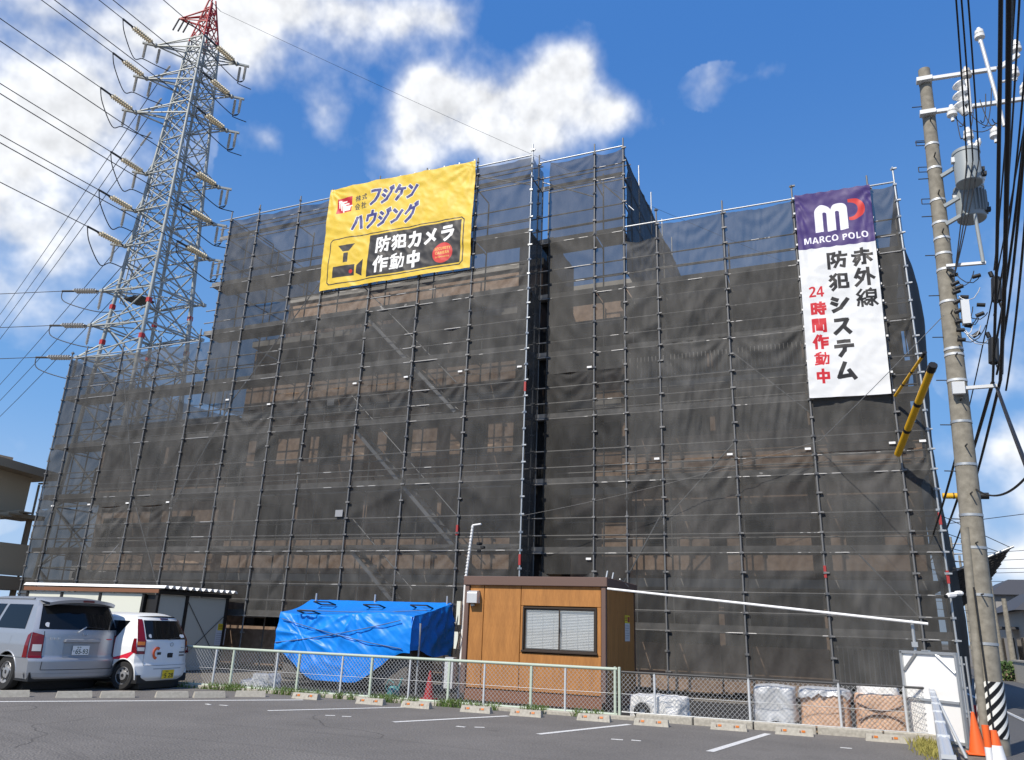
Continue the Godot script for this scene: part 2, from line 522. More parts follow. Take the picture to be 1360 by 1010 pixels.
func _ready() -> void:
	cam_basis = Basis.from_euler(Vector3(deg_to_rad(PITCH), deg_to_rad(YAW), deg_to_rad(ROLL)))
	var cam := Camera3D.new()
	cam.name = "camera"
	cam.transform = Transform3D(cam_basis, CAM)
	cam.fov = rad_to_deg(2.0 * atan(505.0 / FOC))
	cam.near = 0.1
	cam.far = 900.0
	add_child(cam)
	cam.current = true
	var env := Environment.new()
	env.background_mode = Environment.BG_SKY
	var sm := PanoramaSkyMaterial.new()
	sm.panorama = sky_panorama()
	var sky := Sky.new()
	sky.sky_material = sm
	env.sky = sky
	env.tonemap_mode = Environment.TONE_MAPPER_LINEAR
	env.tonemap_exposure = 1.1
	env.sdfgi_enabled = true; env.ssao_enabled = true; env.ssil_enabled = true
	var we := WorldEnvironment.new()
	we.name = "world"
	we.environment = env
	add_child(we)
	var sun := DirectionalLight3D.new()
	sun.name = "sun"
	sun.light_energy = 1.45
	sun.light_color = Color(1.0, 0.965, 0.91)
	sun.light_angular_distance = 0.5
	sun.shadow_enabled = true
	sun.transform = Transform3D(Basis.looking_at(-SUN_TO.normalized(), Vector3.UP), Vector3.ZERO)
	add_child(sun)
	rng.seed = 20
	noise.seed = 7; noise.frequency = 1.0; noise.fractal_octaves = 3; noise.noise_type = FastNoiseLite.TYPE_SIMPLEX_SMOOTH
	noise_b.seed = 19; noise_b.frequency = 1.0; noise_b.fractal_octaves = 2; noise_b.noise_type = FastNoiseLite.TYPE_SIMPLEX_SMOOTH; noise_b.fractal_type = FastNoiseLite.FRACTAL_RIDGED
	unit_box = BoxMesh.new()
	var cyl := CylinderMesh.new()
	cyl.top_radius = 0.5; cyl.bottom_radius = 0.5; cyl.height = 1.0; cyl.radial_segments = 8; cyl.rings = 0
	unit_tube = cyl
	materials()
	ground()
	apartment()
	scaffold()
	netting()
	banners()
	pylon()
	utility_pole()
	site_hut()
	shed()
	corridor_building()
	street()
	fences()
	car_park_things()
	minivan()
	small_car()
	site_things()

# ---------------------------------------------------------------- ground
func fence_z(x: float) -> float:
	return 4.45 - 0.06 * (x - 1.1)

func sheet(x0: float, x1: float, z0: float, z1: float, y: float) -> ArrayMesh:
	var b := B.new()
	b.quad(Vector3(x0, y, z1), Vector3(x1, y, z1), Vector3(x1, y, z0), Vector3(x0, y, z0))
	return b.mesh()

func worn_asphalt() -> StandardMaterial3D:   # coarse stone, pale worn lanes, oil spots, tyre arcs and hairline cracks over 23 m x 9 m
	var w := 2048
	var h := 900
	var f := FastNoiseLite.new()
	f.seed = 77; f.frequency = 0.006; f.fractal_octaves = 5
	var fine := FastNoiseLite.new()
	fine.seed = 78; fine.frequency = 0.35; fine.fractal_octaves = 2
	var a := f.get_image(w, h, false, false, false)
	var b := fine.get_image(w, h, false, false, false)
	a.convert(Image.FORMAT_L8); b.convert(Image.FORMAT_L8)
	var da := a.get_data()
	var db := b.get_data()
	var r := RandomNumberGenerator.new()
	r.seed = 5
	var k := PackedFloat32Array()
	k.resize(w * h)
	for p in w * h:
		k[p] = 0.150 * (1.0 + 0.34 * (da[p] / 255.0 - 0.5) + 0.75 * (db[p] / 255.0 - 0.5) + r.randf_range(-0.16, 0.16))
	var mark := func(pts: Array, wide: float, gain: float) -> void:   # a soft band along points in texels
		for s in pts.size() - 1:
			var p0: Vector2 = pts[s]
			var p1: Vector2 = pts[s + 1]
			var n := int((p1 - p0).length() / maxf(wide * 0.5, 1.0)) + 1
			for q in n:
				var c := p0.lerp(p1, float(q) / n)
				for y in range(maxi(0, int(c.y - wide)), mini(h, int(c.y + wide) + 1)):
					for x in range(maxi(0, int(c.x - wide)), mini(w, int(c.x + wide) + 1)):
						var e := 1.0 - (Vector2(x, y) - c).length() / wide
						if e > 0.0:
							k[y * w + x] *= 1.0 + gain * minf(e * 1.5, 1.0) * (0.4 + 1.2 * da[(y * w + x * 3) % (w * h)] / 255.0)
	for n in 9:                                      # tyre arcs sweeping out of the bays
		var o := Vector2(r.randf_range(200, 1900), r.randf_range(330, 820))
		var an := r.randf_range(-0.25, 0.35)
		for side in [0.0, 135.0]:
			var arc := []
			for s in 14:
				arc.append(o + Vector2(cos(an), sin(an)) * (s * 46.0) + Vector2(0, side + s * s * r.randf_range(0.8, 0.95)))
			mark.call(arc, 9.0, -0.035)
	for n in 26:                                     # oil spots
		var o := Vector2(r.randf_range(100, 2000), r.randf_range(120, 500))
		mark.call([o, o + Vector2(r.randf_range(-8, 8), r.randf_range(-8, 8))], r.randf_range(6, 26), -0.10)
	for n in 7:                                      # cracks
		var o := Vector2(r.randf_range(100, 1900), r.randf_range(200, 880))
		var pts := [o]
		var an := r.randf() * TAU
		for s in 26:
			an += r.randf_range(-0.5, 0.5)
			o += Vector2(cos(an), sin(an)) * 12.0
			pts.append(o)
		mark.call(pts, 1.8, -0.22)
	var out := PackedByteArray()
	out.resize(w * h * 3)
	for p in w * h:
		var g := sqrt(clampf(k[p], 0.02, 0.6)) # close to the sRGB curve, corrected below
		var s := clampf(1.055 * pow(g, 0.833) - 0.055, 0.0, 1.0) * 255.0
		out[p * 3] = int(s * 1.025); out[p * 3 + 1] = int(s * 0.995); out[p * 3 + 2] = int(s * 0.962)
	var m := mat("worn_asphalt", 1, 1, 1, 0.92)
	m.albedo_texture = ImageTexture.create_from_image(Image.create_from_data(w, h, false, Image.FORMAT_RGB8, out))
	m.normal_enabled = true
	var b8 := b.duplicate()
	b8.bump_map_to_normal_map(3.0)
	m.normal_texture = ImageTexture.create_from_image(b8)
	m.normal_scale = 0.5
	return m

func ground() -> void:
	structure("ground", sheet(-400, 400, -500, 300, -0.012), M.soil)
	var b := B.new()
	b.quad(Vector3(-40, 0, 40), Vector3(1.15, 0, 40), Vector3(1.15, 0, fence_z(1.1) + 0.12), Vector3(-40, 0, fence_z(-40) + 0.12))
	structure("car_park_asphalt", b.mesh(), M.asphalt)
	var wsh := B.new()
	wsh.quad(Vector3(-22, 0.0025, 14.0), Vector3(1.15, 0.0025, 14.0), Vector3(1.15, 0.0025, fence_z(1.1) + 0.12), Vector3(-22, 0.0025, fence_z(-22.0) + 0.12))
	structure("worn_asphalt", wsh.mesh(), worn_asphalt())
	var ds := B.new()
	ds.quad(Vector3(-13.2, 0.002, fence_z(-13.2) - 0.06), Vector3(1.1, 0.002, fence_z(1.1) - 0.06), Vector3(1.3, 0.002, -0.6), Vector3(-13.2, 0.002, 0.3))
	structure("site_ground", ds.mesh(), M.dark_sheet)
	var r := B.new()
	r.quad(Vector3(2.9, -0.004, 60), Vector3(9.0, -0.004, 60), Vector3(6.6, -0.004, -90), Vector3(3.5, -0.004, -90))
	r.quad(Vector3(1.15, -0.006, 60), Vector3(2.9, -0.006, 60), Vector3(3.5, -0.006, -90), Vector3(2.4, -0.006, -90))
	structure("road", r.mesh(), M.road_asphalt)
	var w := B.new()
	w.quad(Vector3(2.95, 0.0, 60), Vector3(3.07, 0.0, 60), Vector3(3.6, 0.0, -90), Vector3(3.5, 0.0, -90))
	structure("road_edge_line", w.mesh(), M.road_paint)
	# painted bay lines of the car park
	var lines := [[Vector2(-1.36, 5.20), Vector2(-1.86, 7.85), 0.11], [Vector2(-3.55, 5.5), Vector2(-4.35, 7.70), 0.11], [Vector2(-5.66, 5.75), Vector2(-6.73, 7.84), 0.11], [Vector2(-7.72, 5.7), Vector2(-9.16, 7.88), 0.10], [Vector2(-9.9, 5.95), Vector2(-13.6, 10.25), 0.13]]
	for l in lines:
		var q := B.new()
		var d: Vector2 = (l[1] - l[0]).normalized()
		var s: Vector2 = Vector2(-d.y, d.x) * l[2] * 0.5
		var y := 0.0065
		var p0: Vector2 = l[0]
		var p1: Vector2 = l[1]
		q.quad(Vector3(p0.x - s.x, y, p0.y - s.y), Vector3(p0.x + s.x, y, p0.y + s.y), Vector3(p1.x + s.x, y, p1.y + s.y), Vector3(p1.x - s.x, y, p1.y - s.y))
		structure("parking_line", q.mesh(), M.road_paint)
	for c in [Vector2(-10.55, 7.78), Vector2(-10.25, 7.72), Vector2(-7.98, 7.76), Vector2(-7.7, 7.70), Vector2(-5.64, 7.66), Vector2(-5.38, 7.54), Vector2(-3.22, 7.50), Vector2(-2.96, 7.42), Vector2(-0.2, 6.2)]:
		var q := B.new()
		q.box(Vector3(c.x, 0.006, c.y), Vector3(0.12 + rng.randf() * 0.06, 0.003, 0.06), Basis(Vector3.UP, rng.randf() - 0.5))
		structure("parking_mark", q.mesh(), M.road_paint)

# ---------------------------------------------------------------- the building behind the nets
func apartment() -> void:
	var t := thing("apartment_building", "brown brick apartment block standing behind the black netting", "apartment building", Vector3.ZERO)
	# three masses: low wing, high middle, long wing by the street: x from, x to, front z, height
	var mass := [[-26.2, -19.6, -1.6, 8.5], [-19.3, -8.6, -1.6, 13.35], [-8.6, -5.6, -3.4, 13.0], [-5.6, 2.08, -2.1, 11.15]]
	for m in mass:
		bx(t, "wall", Vector3((m[0] + m[1]) * 0.5, m[3] * 0.5, m[2] - 6.6), Vector3(m[1] - m[0] - 0.02, m[3], 10.4), M.brick_wall)
		bx(t, "parapet", Vector3((m[0] + m[1]) * 0.5, m[3] + 0.11, m[2] - 6.6), Vector3(m[1] - m[0] + 0.10, 0.24, 10.6), M.slab)
	for m in mass:
		var fl := 0
		var y := 0.15
		while y + 2.3 < m[3]:
			var w: float = m[1] - m[0]
			var n := int(round(w / 2.7))
			bx(t, "floor_slab", Vector3((m[0] + m[1]) * 0.5, y + 2.62, m[2] - 0.55), Vector3(w - 0.06, 0.22, 1.75), M.slab)
			for k in n:
				var x: float = m[0] + (k + 0.5) * w / n
				var bw := w / n
				var kind := (k * 3 + fl * 2 + int(m[0])) % 3
				if kind == 0:
					bx(t, "wall_panel", Vector3(x, y + 1.28, m[2] - 0.45), Vector3(bw * 0.82, 2.4, 0.9), M.brick_wall)
					for wy in 1:
						var wd := bx(t, "window", Vector3(x - bw * 0.1, y + 1.4, m[2] + 0.02), Vector3(bw * 0.34, 1.1, 0.06), M.window_frame)
						part(wd, "pane", unit_box, M.glass, Transform3D(Basis.from_scale(Vector3(0.86, 0.88, 0.5)), Vector3(0, 0, 0.32)))
				else:
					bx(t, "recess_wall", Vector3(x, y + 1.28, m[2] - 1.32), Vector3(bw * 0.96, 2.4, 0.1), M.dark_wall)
					var wd := bx(t, "window", Vector3(x, y + 1.05, m[2] - 1.24), Vector3(bw * 0.66, 1.9, 0.06), M.window_frame)
					part(wd, "pane", unit_box, M.glass, Transform3D(Basis.from_scale(Vector3(0.46, 0.93, 0.5)), Vector3(-0.24, 0, 0.32)))
					part(wd, "pane", unit_box, M.glass, Transform3D(Basis.from_scale(Vector3(0.46, 0.93, 0.5)), Vector3(0.24, 0, 0.36)))
					bx(t, "partition", Vector3(x - bw * 0.5, y + 1.28, m[2] - 0.6), Vector3(0.14, 2.4, 1.2), M.brick_wall)
					if kind == 1:
						var rb := B.new()
						for q in int(bw / 0.11):
							rb.box(Vector3(-bw * 0.5 + 0.06 + q * 0.11, 0.55, 0), Vector3(0.025, 1.0, 0.025))
						rb.box(Vector3(0, 1.07, 0), Vector3(bw, 0.05, 0.05)); rb.box(Vector3(0, 0.06, 0), Vector3(bw, 0.05, 0.05))
						part(t, "railing", rb.mesh(), M.railing, Transform3D(Basis.IDENTITY, Vector3(x, y + 0.1, m[2] + 0.22)))
					else:
						bx(t, "balcony_wall", Vector3(x, y + 0.55, m[2] + 0.22), Vector3(bw * 0.98, 1.1, 0.12), M.brick_wall)
			y += 2.75
			fl += 1
	# the white coping and tank covers that stand on the street wing's roof
	for x in [-3.6, -2.9, -2.2, -1.9]:
		bx(t, "roof_box", Vector3(x, 11.55, -3.2), Vector3(0.5, 0.35, 0.5), M.slab)

# ---------------------------------------------------------------- scaffold
const LOW := [-26.97, -26.2, -24.26, -22.4, -20.5]
const MID := [-20.5, -18.64, -16.81, -15.43, -13.5, -11.66, -9.78, -7.88]
const RIGHT := [-7.98, -6.11, -4.21, -2.31, -0.42, 1.48, 2.12]
const RZ := -0.84

func pole_mesh(hgt: float, collars := true) -> ArrayMesh:
	var b := B.new()
	b.tube([Vector3.ZERO, Vector3(0, hgt, 0)], 0.0243, 7)
	if collars:
		var y := 0.125
		while y < hgt:
			b.box(Vector3(0, y, 0), Vector3(0.085, 0.05, 0.085), Basis(Vector3.UP, rng.randf()))
			if rng.randf() < 0.5:
				b.box(Vector3(0.05, y, 0.02), Vector3(0.09, 0.035, 0.05))
			y += 0.475
	return b.mesh()

func scaffold() -> void:
	var t := thing("scaffolding", "grey steel tube scaffold round the apartment block under black netting", "scaffolding", Vector3.ZERO)
	var run := []   # [x from, x to, z, top of the work levels]
	for k in LOW.size() - 1:
		run.append([LOW[k], LOW[k + 1], 0.0, 10.85])
	for k in MID.size() - 1:
		run.append([MID[k], MID[k + 1], 0.0, 15.65])
	run.append([-7.98, -6.11, RZ, 15.9]); run.append([-6.11, -5.19, RZ, 15.9])
	for k in range(1, RIGHT.size() - 1):
		run.append([RIGHT[k] if k > 1 else -5.19, RIGHT[k + 1], RZ, 13.05])
	# standards
	var stands := {}
	for r in run:
		for x in [r[0], r[1]]:
			var key := "%.2f %.2f" % [x, r[2]]
			if not stands.has(key) or stands[key][2] < r[3]:
				stands[key] = [x, r[2], r[3]]
	stands["tower corner"] = [-19.95, 0.0, 15.65]
	for key in stands:
		var s: Array = stands[key]
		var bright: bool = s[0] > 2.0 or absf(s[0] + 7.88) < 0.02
		var from := 8.3 if key == "tower corner" else 0.0
		if key == "-20.50 0.00":
			s[2] = 10.85
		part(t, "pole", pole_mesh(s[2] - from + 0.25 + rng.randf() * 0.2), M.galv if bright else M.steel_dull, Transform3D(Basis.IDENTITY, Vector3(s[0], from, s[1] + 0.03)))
		part(t, "inner_pole", pole_mesh(s[2] - from + rng.randf() * 0.9 - 0.9, false), M.steel_dull, Transform3D(Basis.IDENTITY, Vector3(s[0] + 0.01, from, s[1] - 0.92)))
		if from == 0.0:
			bx(t, "base_plate", Vector3(s[0], 0.01, s[1] + 0.03), Vector3(0.14, 0.012, 0.14), M.steel_dull)
	for q in [[-7.88, 0.0, 3.2], [-7.88, 0.0, 8.0], [2.12, RZ, 4.2], [2.12, RZ, 2.9], [-9.78, 0.0, 4.0], [-0.42, RZ, 3.0]]:
		bx(t, "red_collar", Vector3(q[0], q[2], q[1] + 0.03), Vector3(0.06, 0.28, 0.06), M.red_paint)
	# ledgers, guard rails, decks; a work level every 1.9 m
	for r in run:
		var zz: float = r[2]
		var a: float = r[0]
		var e: float = r[1]
		var y := 1.55
		while y < r[3] - 0.2:
			rod(t, "ledger", Vector3(a, y, zz - 0.04), Vector3(e, y, zz - 0.04), 0.021, M.steel_mid)
			for g in [0.475, 0.95]:
				if y + g < r[3] - 0.1:
					rod(t, "guard_rail", Vector3(a, y + g, zz - 0.05), Vector3(e, y + g, zz - 0.05), 0.0215, M.steel_mid)
			rod(t, "inner_rail", Vector3(a, y + 0.475, zz - 0.92), Vector3(e, y + 0.475, zz - 0.92), 0.021, M.steel_mid)
			bx(t, "toe_board", Vector3((a + e) * 0.5, y + 0.12, zz - 0.075), Vector3(e - a - 0.07, 0.11, 0.015), M.deck)
			rod(t, "inner_ledger", Vector3(a, y + 0.95, zz - 0.92), Vector3(e, y + 0.95, zz - 0.92), 0.021, M.steel_dull)
			rod(t, "transom", Vector3(e, y - 0.03, zz), Vector3(e, y - 0.03, zz - 0.92), 0.02, M.steel_dull)
			if y < minf(r[3] - 1.0, 13.5):
				for p in 2:
					bx(t, "deck_plank", Vector3((a + e) * 0.5, y + 0.045, zz - 0.27 - 0.42 * p), Vector3(e - a - 0.06, 0.045, 0.40), M.deck)
			y += 1.9
		rod(t, "top_rail", Vector3(a, r[3], zz), Vector3(e, r[3], zz), 0.0245, M.galv)
	# diagonal braces and stair flights
	for q in [[-24.26, 10.4, -22.4, 5.4], [-22.4, 5.3, -20.5, 2.2], [-18.64, 8.5, -15.43, 12.6], [-20.5, 5.0, -18.64, 8.5], [-2.31, 8.8, -0.42, 6.9], [-6.11, 15.0, -4.9, 13.6], [-4.21, 4.6, -5.6, 2.2], [-2.31, 6.3, -4.21, 4.3], [-7.88, 15.2, -6.11, 14.3], [-9.78, 15.3, -7.88, 14.6], [-24.26, 2.0, -22.4, 4.0], [0.2, 3.6, 1.48, 2.0]]:
		var z := RZ - 0.06 if q[0] > -7.9 and q[2] > -7.0 else -0.06
		rod(t, "diagonal_brace", Vector3(q[0], q[1], z), Vector3(q[2], q[3], z), 0.02, M.steel)
	for q in [[-13.9, 7.4, -9.9, 3.5], [-13.9, 11.2, -10.2, 7.5], [-13.4, 3.5, -11.2, 1.5]]:
		for z in [-0.25, -0.75]:
			rod(t, "stair_stringer", Vector3(q[0], q[1], z), Vector3(q[2], q[3], z), 0.05, M.steel, true)
		rod(t, "stair_rail", Vector3(q[0], q[1] + 0.9, -0.2), Vector3(q[2], q[3] + 0.9, -0.2), 0.02, M.steel)
		for k in 14:
			var p := Vector3(q[0], q[1], -0.5).lerp(Vector3(q[2], q[3], -0.5), (k + 0.5) / 14.0)
			bx(t, "stair_tread", p, Vector3(0.2, 0.03, 0.46), M.steel_dull)
	# back rows along the returns of the tower, seen against the sky
	for z in [-2.7, -4.5, -6.3, -8.1]:
		rod(t, "return_pole", Vector3(-5.15, 11.3, z), Vector3(-5.15, 16.2 + rng.randf() * 0.3, z), 0.024, M.galv)
		rod(t, "return_pole", Vector3(-19.95, 8.5, z), Vector3(-19.95, 15.7, z), 0.024, M.steel_dull)
	for y in [15.65, 14.8, 13.9, 12.9]:
		rod(t, "return_rail", Vector3(-19.95, y, 0), Vector3(-19.95, y, -8.1), 0.021, M.steel_dull)
		rod(t, "return_rail", Vector3(-5.17, y - 0.1, RZ), Vector3(-5.17, y - 0.1, -9.0), 0.021, M.steel_dull)
	for x in [-26.97, -24.26, -22.4]:
		for z in [-3.0, -5.5]:
			rod(t, "roof_pole", Vector3(x, 0.0 if x < -26.5 else 8.6, z), Vector3(x, 10.8, z), 0.024, M.steel_dull)

# ---------------------------------------------------------------- netting
# one sheet over x0..x1, y0..y1 of the plane through `o` along `ax`; `loose` is how far it bellies out
func net_sheet(o: Vector3, ax: Vector3, w: float, y0: float, y1: float, loose: float, crinkle: float, sd: float) -> ArrayMesh:
	var out := ax.cross(Vector3.UP)
	var nu := maxi(8, int(w / 0.052))
	var nv := maxi(8, int((y1 - y0) / 0.085))
	var pts := []
	var r := RandomNumberGenerator.new()
	r.seed = int(sd * 1000.0) + 17
	var slant := r.randf_range(-0.75, 0.75)
	var vigor := r.randf_range(0.45, 1.25)
	var creases := []
	for k in r.randi_range(2, 4):
		var an := r.randf_range(0.35, 1.15) * (1.0 if k % 2 else -1.0)
		creases.append([Vector2(0.0 if an < 0 else w, r.randf_range(0.0, y1 - y0 - 1.5)), Vector2(cos(an), sin(an)), r.randf_range(0.5, 1.2)])
	for b in nv + 1:
		for a in nu + 1:
			var u := float(a) / nu
			var v := float(b) / nv
			var x := u * w
			var y := lerpf(y0, y1, v)
			var belly := sin(PI * u)
			var tie := absf(sin(PI * (y - 1.55) / 1.9))           # laced to the ledger at each work level
			var d := loose * belly * (0.25 + 0.75 * tie) * (0.35 + 0.9 * noise.get_noise_2d(x * 0.45 + sd, y * 0.28))
			# broad slack folds on a slant of this sheet's own, then fine upright crinkles
			var fx := x * cos(slant) + y * sin(slant)
			var fy := y * cos(slant) - x * sin(slant)
			d += vigor * 0.058 * noise_b.get_noise_2d(fx * 0.62 + sd, fy * 0.16) * (0.3 + belly)
			d += vigor * 0.013 * noise_b.get_noise_2d(fx * 2.1 - sd, fy * 0.35 + sd) * (0.3 + belly) * (0.5 + noise.get_noise_2d(x * 0.5, y * 0.4 + sd))
			d += maxf(0.0, crinkle - 0.013) * 1.2 * noise_b.get_noise_2d(x * 4.6 + sd + 0.35 * sin(y * 1.3), y * 0.42) * (0.35 + 0.8 * belly)
			for cr in creases:       # taut pulls from a tie down across the sheet
				var off: float = (Vector2(x, y1 - y) - cr[0]).dot(cr[1])
				var down: float = (Vector2(x, y1 - y) - cr[0]).cross(cr[1])
				if absf(off) < 0.5 and absf(down) < 4.0:
					d += 0.060 * cr[2] * exp(-off * off / 0.022) * exp(-absf(down) / 2.2)
			# swags that sag between the upper eyelets
			var hang := (y1 - y) - 1.5 * belly * 0.55
			d += 0.028 * sin(hang * 13.0 + sd) * exp(-absf(y1 - y - 0.5) / 0.55) * belly
			# folds that fan out from the two upper eyelets
			for cx in [0.0, w]:
				var q := Vector2(x - cx, y1 - y)
				var rr := q.length()
				d += 0.05 * loose / 0.08 * sin(atan2(q.y, absf(q.x)) * 15.0 + sd) * rr * exp(-rr / 0.55)
			var droop := loose * 1.3 * belly * exp(-(y1 - y) / 0.4)
			pts.append(o + ax * x + Vector3(0, y - droop, 0) + out * d)
	var m := B.new()
	m.grid(pts, nu, nv)
	return m.mesh()

func netting() -> void:
	var t := thing("safety_netting", "black mesh netting hung in sheets over the whole scaffold", "netting", Vector3.ZERO)
	var n := 0
	var X := Vector3.RIGHT
	var hang := func(a: float, e: float, z: float, y0: float, y1: float, m: String, loose: float, crinkle: float) -> void:
		part(t, "net_sheet", net_sheet(Vector3(a - 0.045, 0, z + (0.008 if int(round(a * 10.0)) % 2 == 0 else 0.0)), X, e - a + 0.09, y0, y1, loose, crinkle, rng.randf() * 40.0), M[m + "2" if M.has(m + "2") and rng.randf() < 0.45 else m])
	for k in LOW.size() - 1:
		hang.call(LOW[k], LOW[k + 1], -0.035, 5.0, 10.82, "net_thin", 0.06, 0.016)
		hang.call(LOW[k], LOW[k + 1], -0.03, 0.9, 5.1, "net_c", 0.12, 0.022)
	for k in MID.size() - 1:
		var a: float = MID[k]
		var e: float = MID[k + 1]
		if k == 0:
			hang.call(-19.95, e, -0.035, 8.4, 15.6, "net_thin", 0.06, 0.014)
			hang.call(a, -19.95, -0.035, 8.4, 10.82, "net_thin", 0.04, 0.012)
			hang.call(a, e, -0.03, 1.9, 8.5, "net_b", 0.09, 0.018)
		else:
			var seam := 8.15 if k < 2 else 8.62
			hang.call(a, e, -0.04, 11.9, 15.6, "net_top", 0.06, 0.014)
			hang.call(a, e, -0.045, seam - 0.1, 12.0, "net_a" if k > 2 else "net_b", 0.08, 0.016)
			hang.call(a, e, -0.03, 3.5, seam, "net_a", 0.10, 0.018)
			hang.call(a, e, -0.045, 1.55 if k < 3 else 0.5, 3.6, "net_b", 0.08, 0.02)
	hang.call(-7.56, -6.11, RZ - 0.035, 8.6, 15.85, "net_top", 0.08, 0.016)
	hang.call(-7.56, -6.11, RZ - 0.03, 2.9, 8.7, "net_b", 0.09, 0.018)
	hang.call(-7.60, -6.11, RZ - 0.03, 1.4, 3.0, "net_c", 0.22, 0.05)
	hang.call(-6.11, -5.19, RZ - 0.035, 8.6, 15.85, "net_top", 0.09, 0.02)
	hang.call(-6.11, -5.19, RZ - 0.03, 5.85, 8.7, "net_b", 0.09, 0.018)
	hang.call(-6.11, -4.21, RZ - 0.03, 0.6, 5.95, "net_b", 0.10, 0.02)
	hang.call(-5.19, -4.21, RZ - 0.035, 5.85, 12.6, "net_a", 0.12, 0.03)
	for k in range(2, RIGHT.size() - 1):
		var a: float = RIGHT[k]
		var e: float = RIGHT[k + 1]
		hang.call(a, e, RZ - 0.035, 9.2, 13.0, "net_top2" if k < 4 else "net_top", 0.06, 0.038 if k < 4 else 0.02)
		hang.call(a, e, RZ - 0.03, 5.88, 9.3, "net_c2" if k < 4 else "net_a", 0.08, 0.042 if k < 4 else 0.026)
		hang.call(a, e, RZ - 0.045, 0.45, 5.98, "net_c" if k > 3 else "net_a", 0.11, 0.026)
	# returns: tower ends, the recess and the street end
	var zback := func(x: float, z0: float, z1: float, y0: float, y1: float, m: String, loose: float, called: String, label: String) -> void:
		var o := part(t, called, net_sheet(Vector3(x, 0, z0), Vector3(0, 0, -1), z0 - z1, y0, y1, loose, 0.02, rng.randf() * 30.0), M[m])
		if label:
			o.set_meta("label", label)
	zback.call(-26.99, 0.0, -9.0, 0.9, 10.8, "net_thin", 0.12, "net_return", "")
	zback.call(-19.97, 0.0, -9.0, 8.5, 15.6, "net_thin", 0.12, "net_return", "")
	zback.call(-7.84, 0.0, -0.84, 0.8, 15.5, "net_thin", 0.05, "net_return", "")
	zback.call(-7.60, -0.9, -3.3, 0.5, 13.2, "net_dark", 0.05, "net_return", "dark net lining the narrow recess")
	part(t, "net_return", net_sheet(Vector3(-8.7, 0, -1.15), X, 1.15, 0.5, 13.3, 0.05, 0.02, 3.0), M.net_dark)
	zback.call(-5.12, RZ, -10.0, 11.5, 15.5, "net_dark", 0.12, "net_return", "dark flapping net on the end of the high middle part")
	# the street end bellies outward
	var pts := []
	for b in 61:
		for a in 17:
			var y := 0.6 + 12.4 * b / 60.0
			var u := float(a) / 16
			var belly := smoothstep(0.0, 0.25, u) * (0.30 + 0.10 * sin(y * 0.8)) * smoothstep(13.2, 10.5, y)
			pts.append(Vector3(2.14 + belly + 0.03 * noise.get_noise_2d(y * 0.7, u * 5.0), y, RZ - 0.05 - u * 6.0))
	var m := B.new()
	m.grid(pts, 16, 60)
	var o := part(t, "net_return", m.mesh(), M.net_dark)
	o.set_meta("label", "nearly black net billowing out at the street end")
	# cable-tie tags and two grey labels on the sheets
	for q in [[-26.15, 5.1], [-24.3, 5.1], [-22.45, 5.1], [-20.6, 5.08], [-18.7, 8.5], [-16.9, 8.2], [-13.6, 8.62], [-11.75, 8.66], [-9.9, 8.66], [-8.0, 8.62]]:
		bx(t, "white_tie_tag", Vector3(q[0] - 0.08, q[1], 0.03), Vector3(0.14, 0.05, 0.02), M.white)
	for q in [[-6.25, 8.7], [-4.36, 5.92], [-2.46, 5.94], [-0.57, 5.98], [1.33, 6.02], [-6.25, 3.3], [1.98, 6.03]]:
		bx(t, "white_tie_tag", Vector3(q[0], q[1], RZ + 0.03), Vector3(0.14, 0.055, 0.02), M.white)
	for q in [Vector3(-14.5, 8.05, 0.05), Vector3(-13.75, 4.55, 0.05)]:
		bx(t, "grey_label", q, Vector3(0.26, 0.2, 0.01), M.grey_label)

# ---------------------------------------------------------------- banners
const GLYPH := {
	"fu": "33h3fabf5i", "ji": "3476 296b 3iafg7 e2g5 h1j4", "ke": "7239 66i6 d6cc6i", "n": "3487 3hafh6", "ha": "756b2h c4faih", "u": "a1a5 353a 35h5gbcf7i",
	"gu": "82662a 75f5ebbf5j g1i4 j0k3", "ka": "36h6geeibh 92987e3i", "me": "f3ca3i 56ff", "ra": "53f3 38h8fd7i", "shi": "3476 296b 3iafh6", "su": "44f4ca3i bbhi",
	"te": "53f3 28i8 b8ad6i", "mu": "925b3gff daii",
	"stock": "1696 525j 571e 589c c3a7 b6j6 9aka f2fj fa9h fakh", "form": "26i6 4bab 7b7h 3ibg c2daghjije f2h4", "meet": "a119 a1j9 68e8 3chc 9c5ifh dehj", "company": "5164 25952c 595j 799c a8j8 e2ei aiki",
	"guard": "222j 2282688c5d e1e5 95k5 c5cb8i caiahieh", "crime": "8228 33797g4j 7a2f b3i3iaea b3bhjhjd", "make": "711a 474j b188 a5k5 c5cj caja ceje",
	"move": "9133 15c5 38a8ad3d38 3aaa 626h 2fbf 1ich c6j6ihfh f1f8bi", "mid": "36h6hd3d36 a1aj", "red": "44g4 a1a8 18j8 787d3j c8ciai 4b2f fbif", "out": "612a 55b58d2j 497c e1ej e8jc",
	"line": "612669 942c9b 6b6j 3e2i 8e9h f1d3 b3j3jabab3 b6j6 fafjdi adedai jbge fcki", "time": "23737h2h23 2a7a a4j4 e1e8 98k8 9ckc h9hiei bedh", "gap": "222j 22828828 2585 c2i2ijgj c2c8i8 c5i5 7bdbdh7h7b 7ede",
}

